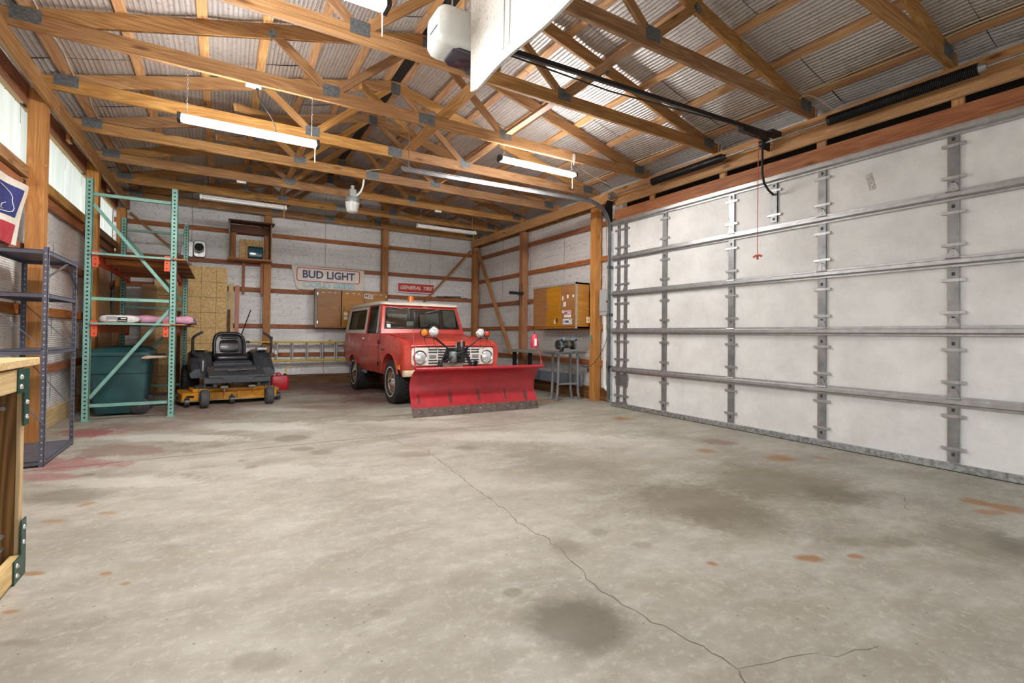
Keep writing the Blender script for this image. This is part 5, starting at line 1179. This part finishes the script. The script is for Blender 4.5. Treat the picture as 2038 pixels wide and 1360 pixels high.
# ------------------------------------------------------------------ signs
sg = thing('beer_sign', 'white beer sign with navy and pale blue lettering on the back wall', 'sign', (2.1, 11.74, 2.13))
SMt = basis((0, 11.738, 0), (1, 0, 0), (0, 0, 1), (0, -1, 0))
part('board', MB().prism([(1.31, 2.66), (1.42, 2.185), (1.45, 2.145), (1.50, 2.13), (2.89, 2.13), (2.895, 2.645)], .012, SMt), plain('sign_white', (.74, .68, .58), .45, 0, .06, 3), sg, bevel=.002)
part('red_frame', MB().ring(rrect(1.415, 2.315, 2.80, 2.625, .06, 4), rrect(1.435, 2.333, 2.78, 2.607, .045, 4), .003, SMt @ Matrix.Translation((0, 0, .012))), plain('sign_red', (.52, .035, .035), .4), sg)
part('white_field', MB().prism(rrect(1.445, 2.343, 2.77, 2.597, .04, 4), .0015, SMt @ Matrix.Translation((0, 0, .012))), plain('sign_field', (.80, .72, .66), .45), sg)
NAVY = plain('sign_navy', (.018, .028, .11), .4); ICE = plain('sign_ice_blue', (.42, .68, .76), .4); TEALL = plain('sign_teal_outline', (.05, .17, .22), .4)
text('BUD LIGHT', .235, SMt @ Matrix.Translation((2.105, 2.47, .015)), NAVY, 'lettering', sg, .001, .030, 0, .95)
text('COLD BEER', .175, SMt @ Matrix.Translation((2.11, 2.243, .0135)), TEALL, 'lettering', sg, .001, .045, 0, 1.25)
text('COLD BEER', .175, SMt @ Matrix.Translation((2.11, 2.243, .0155)), ICE, 'lettering', sg, .001, .020, 0, 1.25)
gs = thing('tire_sign', 'red tire sign with slanted cream lettering and a white rim', 'sign', (4.18, 11.74, 2.18))
part('board', MB().box((3.70, 11.722, 2.185), (4.67, 11.738, 2.435)), WHITE, gs, bevel=.003)
part('red_field', MB().box((3.722, 11.719, 2.205), (4.65, 11.723, 2.415)), plain('tire_red', (.50, .022, .040), .4), gs)
text('GENERAL TIRE', .125, basis((4.185, 11.718, 2.31), (1, 0, 0), (0, 0, 1), (0, -1, 0)), plain('tire_cream', (.78, .66, .48), .4), 'lettering', gs, .001, .032, .28, 1.03)
# ------------------------------------------------------------------ cabinets
STK = plain('sticker_white', (.74, .72, .68), .5); STR = plain('sticker_maroon', (.42, .02, .10), .5); STB = plain('sticker_blue', (.06, .08, .24), .5, 0, .5, 60)
def door_handle(parent, M):
    put('handle', MB().tube([tuple(Vector(p)) for p in ((0, -.055, 0), (0, -.04, .022), (0, 0, .028), (0, .04, .022), (0, .055, 0))], .006, 6).mesh('handle', smooth=True), CHROME, parent, M)
cb = thing('hanging_cabinet', 'varnished plywood wall cabinet hung below the beer sign', 'cabinet', (2.56, 11.5, 1.29))
part('carcass', MB().box((1.77, 11.42, 1.285), (1.805, 11.605, 2.14)).box((3.32, 11.42, 1.285), (3.35, 11.605, 2.14)).box((1.77, 11.42, 2.11), (3.35, 11.605, 2.14)).box((1.77, 11.42, 1.285), (3.35, 11.605, 1.315)).box((1.77, 11.59, 1.285), (3.35, 11.605, 2.14)), W_CAB, cb)
part('face_edge', MB().box((1.765, 11.405, 1.28), (1.81, 11.421, 2.145)), W_GREY, cb)
for i, (a, b) in enumerate(((1.815, 2.315), (2.335, 2.825), (2.835, 3.335))):
    d = beam('door', (a, 11.412, 1.715), (b, 11.412, 1.715), .018, .80, W_CAB, cb)
    FMt = basis((0, 11.402, 0), (1, 0, 0), (0, 0, 1), (0, -1, 0))
    door_handle(d, FMt @ Matrix.Translation((b-.04 if i == 0 else a+.04, 1.72, 0)))
    for z in (1.40, 2.03): part('hinge', MB().box((a-.006 if i == 0 else b-.006, 11.398, z-.03), (a+.008 if i == 0 else b+.008, 11.404, z+.03)), CHROME, d)
    for k, w in enumerate((.05, .07, .04)): part('tape_bit', MB().box((a+.09+k*.13, 11.401, 2.055+.01*(k % 2)), (a+.09+k*.13+w, 11.4025, 2.075)), STK, d)
ms = basis((2.93, 11.4, 2.02), Vector((1, 0, -.08)).normalized(), Vector((.08, 0, 1)).normalized(), (0, -1, 0))
sk_ = put('sticker', MB().box((-.10, -.055, 0), (.10, .055, .002)).mesh('sticker'), STK, cb, ms)
text('MSD', .095, ms @ Matrix.Translation((0, .005, .003)), STR, 'lettering', sk_, .0005, .012, .1, 1.0)
part('sticker', MB().cyl((2.42, 11.4025, 1.60), (2.42, 11.400, 1.60), .045, 16), STK, cb); part('sticker', MB().box((2.38, 11.4, 1.47), (2.46, 11.4025, 1.54)), STK, cb)
cr = thing('hanging_cabinet', 'varnished plywood wall cabinet with stickers hung above the grinder table', 'cabinet', (5.58, 7.57, 1.31))
part('carcass', MB().box((5.455, 6.862, 1.30), (5.735, 6.895, 2.125)).box((5.455, 8.25, 1.30), (5.735, 8.285, 2.125)).box((5.455, 6.862, 2.095), (5.735, 8.285, 2.125)).box((5.455, 6.862, 1.30), (5.735, 8.285, 1.33)).box((5.72, 6.862, 1.30), (5.735, 8.285, 2.125)), W_CAB, cr)
part('front_rim', MB().box((5.438, 6.860, 1.295), (5.456, 6.900, 2.13)).box((5.438, 6.860, 2.095), (5.456, 8.287, 2.13)), W_GREY, cr)
RMx = basis((5.443, 0, 0), (0, -1, 0), (0, 0, 1), (-1, 0, 0))
for i, (a, b) in enumerate(((7.80, 8.27), (7.355, 7.79), (6.905, 7.345))):
    d = beam('door', (5.452, a, 1.712), (5.452, b, 1.712), .018, .755, W_CAB, cr)
    door_handle(d, RMx @ Matrix.Translation((-(a+.035) if i == 0 else -(b-.035), 1.72, 0)))
for y, z, w, h in ((7.28, 1.86, .03, .075), (7.13, 1.885, .035, .065), (6.965, 1.885, .04, .045), (7.22, 1.745, .06, .085), (7.27, 1.61, .035, .05)): part('sticker', MB().box((5.440, y-w/2*1.3, z-h/2), (5.4425, y+w/2*1.3, z+h/2)), STK, cr)
s1 = part('sticker', MB().box((5.440, 7.03, 1.50), (5.4425, 7.23, 1.625)), STK, cr); text('MSD', .10, RMx @ Matrix.Translation((-7.13, 1.575, .003)), STR, 'lettering', s1, .0005, .012, .1, 1.0)
s2 = part('sticker', MB().box((5.440, 7.0, 1.375), (5.4425, 7.27, 1.475)), STK, cr); part('print', MB().box((5.4385, 7.09, 1.40), (5.4402, 7.20, 1.445)), STB, s2); part('print', MB().box((5.4385, 7.225, 1.395), (5.4402, 7.24, 1.455)), BLACK, s2)
part('print', MB().tube([(5.439, 7.05+.03*math.cos(a), 1.425+.035*math.sin(a)) for a in [R(60+10*k) for k in range(25)]], .006, 5), STB, s2)
text('6', .12, RMx @ Matrix.Translation((-7.53, 1.425, .002)), STK, 'number', cr, .0005, .03); text('9', .12, RMx @ Matrix.Translation((-7.455, 1.44, .002)), BLACK, 'number', cr, .0005, .03)
# ------------------------------------------------------------------ boxes and fittings on the walls
tb = thing('box_shelf', 'open dark wooden box shelf mounted high on the back wall', 'box shelf', (.49, 11.45, 2.65))
beam('side', (.12, 11.45, 2.67), (.12, 11.45, 3.41), .30, .03, W_DARK, tb, up=(1, 0, 0)); beam('side', (.86, 11.45, 2.67), (.86, 11.45, 3.41), .30, .03, W_DARK, tb, up=(1, 0, 0))
part('edge_strip', MB().box((.098, 11.294, 2.66), (.118, 11.300, 3.42)), W_GREY, tb); part('edge_strip', MB().box((.868, 11.294, 2.66), (.882, 11.300, 3.40)), W_FRESH, tb)
beam('top', (.09, 11.45, 3.425), (.93, 11.45, 3.425), .32, .03, W_DARK, tb); beam('bottom', (.09, 11.45, 2.655), (.89, 11.45, 2.655), .32, .035, W_RED, tb)
beam('rear_rail', (.14, 11.585, 3.30), (.84, 11.585, 3.30), .02, .16, W_DARK, tb); beam('rear_stile', (.19, 11.585, 2.68), (.19, 11.585, 3.22), .09, .02, W_RED, tb, up=(0, 1, 0))
for x in (.385, .745): beam('support', (x, 11.60+.11, 1.96), (x, 11.60+.11, 2.64), .055, .03, W_RED, tb, up=(0, 1, 0)) if x < .5 else beam('support', (x-.02, 11.595, 1.96), (x-.02, 11.595, 2.63), .05, .03, W_RED, tb, up=(0, 1, 0))
lean('chipboard_square', [(.30, 11.535, 2.674), (.75, 11.535, 2.674), (.75, 11.56, 3.09), (.30, 11.56, 3.09)], .012, OSB, 'small chipboard square standing at the back of the wooden wall box', 'board')
cn = thing('blue_canister', 'glossy dark blue canister lying in the wooden wall box', 'canister', (.58, 11.405, 2.674))
DBL = plain('glossy_petrol_blue', (.012, .085, .125), .14, 0, .2, 5, coat=.5)
part('body', MB().loft([[(x, 11.405+a*k, 2.674+.13+b*k) for a, b in rrect(-.09, -.13, .09, .13, .06, 4)] for x, k in ((.445, .8), (.455, .97), (.47, 1), (.70, 1), (.715, .97), (.725, .8))]), DBL, cn, smooth=True, angle=50)
part('band', MB().loft([[(x, 11.405+a, 2.674+.13+b) for a, b in rrect(-.092, -.132, .092, .132, .06, 4)] for x in (.462, .475)]), BLACK, cn)
vt = thing('vent_box', 'galvanised vent box with a black pipe end on the back wall', 'vent', (-.5, 11.6, 2.66))
part('box', MB().prism([(-.72, 2.68), (-.51, 2.66), (-.51, 2.98), (-.62, 2.97), (-.70, 2.88)], .06, basis((0, 11.745, 0), (1, 0, 0), (0, 0, 1), (0, -1, 0))), ZINC, vt, bevel=.006)
part('hood', MB().prism(rrect(-.50, 2.66, -.29, 2.99, .06, 4), .12, basis((0, 11.745, 0), (1, 0, 0), (0, 0, 1), (0, -1, 0))), ZINC, vt, bevel=.01)
pp = part('pipe', MB().lathe([(.078, 0), (.078, .22), (.088, .22), (.088, 0)], basis((-.40, 11.63, 2.83), (1, 0, 0), (0, 0, 1), (0, -1, 0)), 24), plain('pipe_white', (.55, .53, .50), .5), vt, smooth=True, angle=50)
part('mouth', MB().cyl((-.40, 11.43, 2.83), (-.40, 11.62, 2.83), .0775, 24), HOLE, pp)
eb = thing('breaker_box', 'pale grey breaker box mounted beside the wide door post', 'breaker box', (5.80, 6.49, 1.53))
EG = plain('breaker_grey', (.42, .45, .46), .45, .1, .06, 4)
part('case', MB().box((5.755, 6.34, 1.53), (5.875, 6.62, 1.985)), EG, eb, bevel=.006)
ed_ = part('cover', MB().box((5.745, 6.36, 1.60), (5.756, 6.61, 1.945)), EG, eb, bevel=.003); part('latch', MB().box((5.738, 6.375, 1.75), (5.746, 6.42, 1.785)), BLACK, ed_)
part('conduit', MB().tube([(5.80, 6.52, 1.53), (5.80, 6.52, .36)] + curve_pts((5.80, 6.52, .34), (5.80, 6.52, .26), (5.80, 6.45, .22), (5.80, 6.35, .20), 8), .032, 12), plain('pvc_white', (.70, .68, .64), .4), eb, smooth=True)
part('conduit', MB().cyl((5.80, 6.39, 1.53), (5.80, 6.39, 1.32), .014, 10), WHITE, eb)
tag(part('hanging_wire', MB().tube(curve_pts((5.78, 6.40, 1.30), (5.74, 6.42, .95), (5.74, 6.62, .75), (5.74, 6.83, .62), 12) + curve_pts((5.735, 6.90, .60), (5.735, 7.0, .58), (5.73, 7.1, .62), (5.72, 7.15, .80), 6), .005, 6), BLACK, None), 'thin dark wire looping round the post below the breaker box', 'cable')
ou = thing('outlet_plate', 'ivory outlet plate on the end of the stickered cabinet', 'outlet', (5.73, 6.85, 1.39)); part('plate', MB().box((5.66, 6.850, 1.40), (5.735, 6.861, 1.51)), IVORY, ou, bevel=.002); part('socket', MB().box((5.688, 6.8485, 1.44), (5.705, 6.851, 1.465)), BLACK, ou)
pgm = thing('screwdriver', 'green handled screwdriver hung on the post beside the cabinet', 'tool', (5.72, 6.80, 1.05)); part('grip', MB().cyl((5.725, 6.80, 1.06), (5.725, 6.80, 1.18), .014, 10), plain('green_handle', (.05, .26, .20), .4), pgm); part('blade', MB().cyl((5.725, 6.80, 1.18), (5.725, 6.80, 1.25), .004, 6), IVORY, pgm)
hb = thing('hitch_mount', 'black square steel mount bolted to the right wall post', 'bracket', (5.58, 9.14, 2.06))
part('tube', MB().ring(rrect(-.03, -.03, .03, .03, .006, 2), rrect(-.024, -.024, .024, .024, .004, 2), .32, basis((5.40, 9.145, 2.09), (0, 1, 0), (0, 0, 1), (1, 0, 0))), BLACK, hb); part('plate', MB().box((5.733, 9.18, 1.80), (5.738, 9.195, 2.32)).box((5.733, 9.285, 1.80), (5.738, 9.300, 2.32)).box((5.70, 9.115, 2.06), (5.74, 9.30, 2.12)), BLACK, hb)
br = thing('wiper_blades', 'pair of black wiper blades lying on the back wall board', 'wiper blade', (5.1, 11.73, 2.115)); part('blade', MB().bar((4.72, 11.725, 2.125), (5.42, 11.725, 2.155), .02, .018), BLACK, br); part('blade', MB().bar((4.95, 11.735, 2.122), (5.62, 11.735, 2.122), .02, .012), BLACK, br)
# ------------------------------------------------------------------ grinder table and long bench
GT = plain('grey_table_steel', (.20, .205, .205), .5, .3, .2, 10)
gt = thing('grinder_table', 'grey steel table with bowed legs below the stickered cabinet', 'table', (5.36, 7.10, 0))
part('top', MB().box((5.02, 6.925, .84), (5.70, 7.30, .872)), plain('dark_table_top', (.10, .105, .105), .5, .1, .3, 14), gt, bevel=.004)
for x, y in ((5.17, 7.03), (5.58, 7.0), (5.20, 7.24), (5.60, 7.24)):
    dx = -.04 if x < 5.4 else .05
    part('leg', MB().tube([(x, y, .84), (x, y, .45), (x+dx*.3, y, .15), (x+dx, y, 0.008)], .024, 8), GT, gt, smooth=True); part('foot', MB().box((x+dx-.03, y-.03, 0), (x+dx+.03, y+.03, .008)), GT, gt)
part('brace', MB().bar((5.17, 7.03, .30), (5.58, 7.0, .30), .02, .03), GT, gt)
tag(part('floor_plate', MB().box((4.98, 6.90, 0), (5.25, 6.965, .004)), plain('rusty_plate', (.30, .22, .14), .7, .2, .3, 14), None), 'flat rusty steel plate on the floor by the grinder table leg', 'plate')
gd = thing('bench_grinder', 'dark twin wheel bench grinder standing on the steel table', 'bench grinder', (5.38, 7.08, .872))
DG = plain('grinder_dark', (.045, .055, .05), .4, .4, .4, 12)
part('base', MB().loft([bsec(.872, 5.27, 5.47, 7.0, 7.16, .02), bsec(.89, 5.27, 5.47, 7.0, 7.16, .02), bsec(.94, 5.31, 5.43, 7.03, 7.13, .02)]), GT, gd)
part('motor', MB().lathe([(0, -.12), (.06, -.12), (.075, -.09), (.078, 0), (.075, .09), (.06, .12), (0, .12)], basis((5.37, 7.08, 1.005), (0, 1, 0), (0, 0, 1), (1, 0, 0)), 22), DG, gd, smooth=True, angle=50)
part('label_band', MB().lathe([(.079, -.02), (.0795, 0), (.079, .02)], basis((5.40, 7.08, 1.005), (0, 1, 0), (0, 0, 1), (1, 0, 0)), 22), plain('copper_label', (.28, .14, .08), .4, .4), gd)
for x in (5.21, 5.53):
    g_ = part('wheel_guard', MB().cyl((x-.025, 7.08, 1.0), (x+.025, 7.08, 1.0), .088, 22), DG, gd, bevel=.006)
    part('wheel', MB().cyl((x-.012, 7.055, .995), (x+.012, 7.055, .995), .085, 22), GT, g_); part('tool_rest', MB().box((x-.04, 6.96, .965), (x+.04, 7.02, .975)), STEEL, g_); part('knob', MB().cyl((x, 7.0, 1.08), (x, 6.97, 1.10), .016, 10), BLACK, g_)
for x, z, m_ in ((5.25, 1.10, STB), (5.45, 1.10, STB)): part('eye_shield', MB().box((x-.03, 6.985, z-.02), (x+.03, 6.99, z+.04)), plain('shield_blue', (.16, .26, .42), .2), gd)
lb = thing('long_bench', 'long weathered plank bench along the right wall', 'bench', (5.45, 8.4, 0))
beam('plank', (5.47, 7.31, .838), (5.47, 9.15, .838), .46, .045, W_GREY, lb)
for y in (8.25, 8.85): beam('leg', (5.36, y, 0), (5.36, y, .815), .07, .06, BLACK, lb, up=(1, 0, 0), bevel=.002)
tag(part('blue_grey_panel', MB().box((5.70, 7.05, .24), (5.725, 9.10, .44)), plain('blue_grey_sheet', (.22, .26, .31), .5, .2, .1, 4), None), 'flat blue grey sheet leaning low on the right wall under the bench', 'sheet')
tag(part('foil_tape_scrap', MB().box((5.905, 7.0, .50), (5.912, 7.12, .56)), plain('foil_scrap', (.7, .7, .7), .2, .9), None), 'bright scrap of foil tape on the right wall under the table', 'tape')
for i, (x, y, z, lab) in enumerate(((4.28, 5.52, 3.70, 'pale rag tied to the truss chord above the lit tube by the door')  ,)):
    tag(part('rag', MB().loft([[(x+a*k, y-.028, z+.06-h) for a in (-.02,)] + [(x+.02*k, y-.026, z+.06-h), (x+.018*k, y-.021, z+.06-h), (x-.018*k, y-.021, z+.06-h)] for h, k in ((0, 1), (.05, 1.3), (.10, .8), (.16, .4))]), plain('rag_white', (.68, .64, .58), .7), None), lab, 'rag')
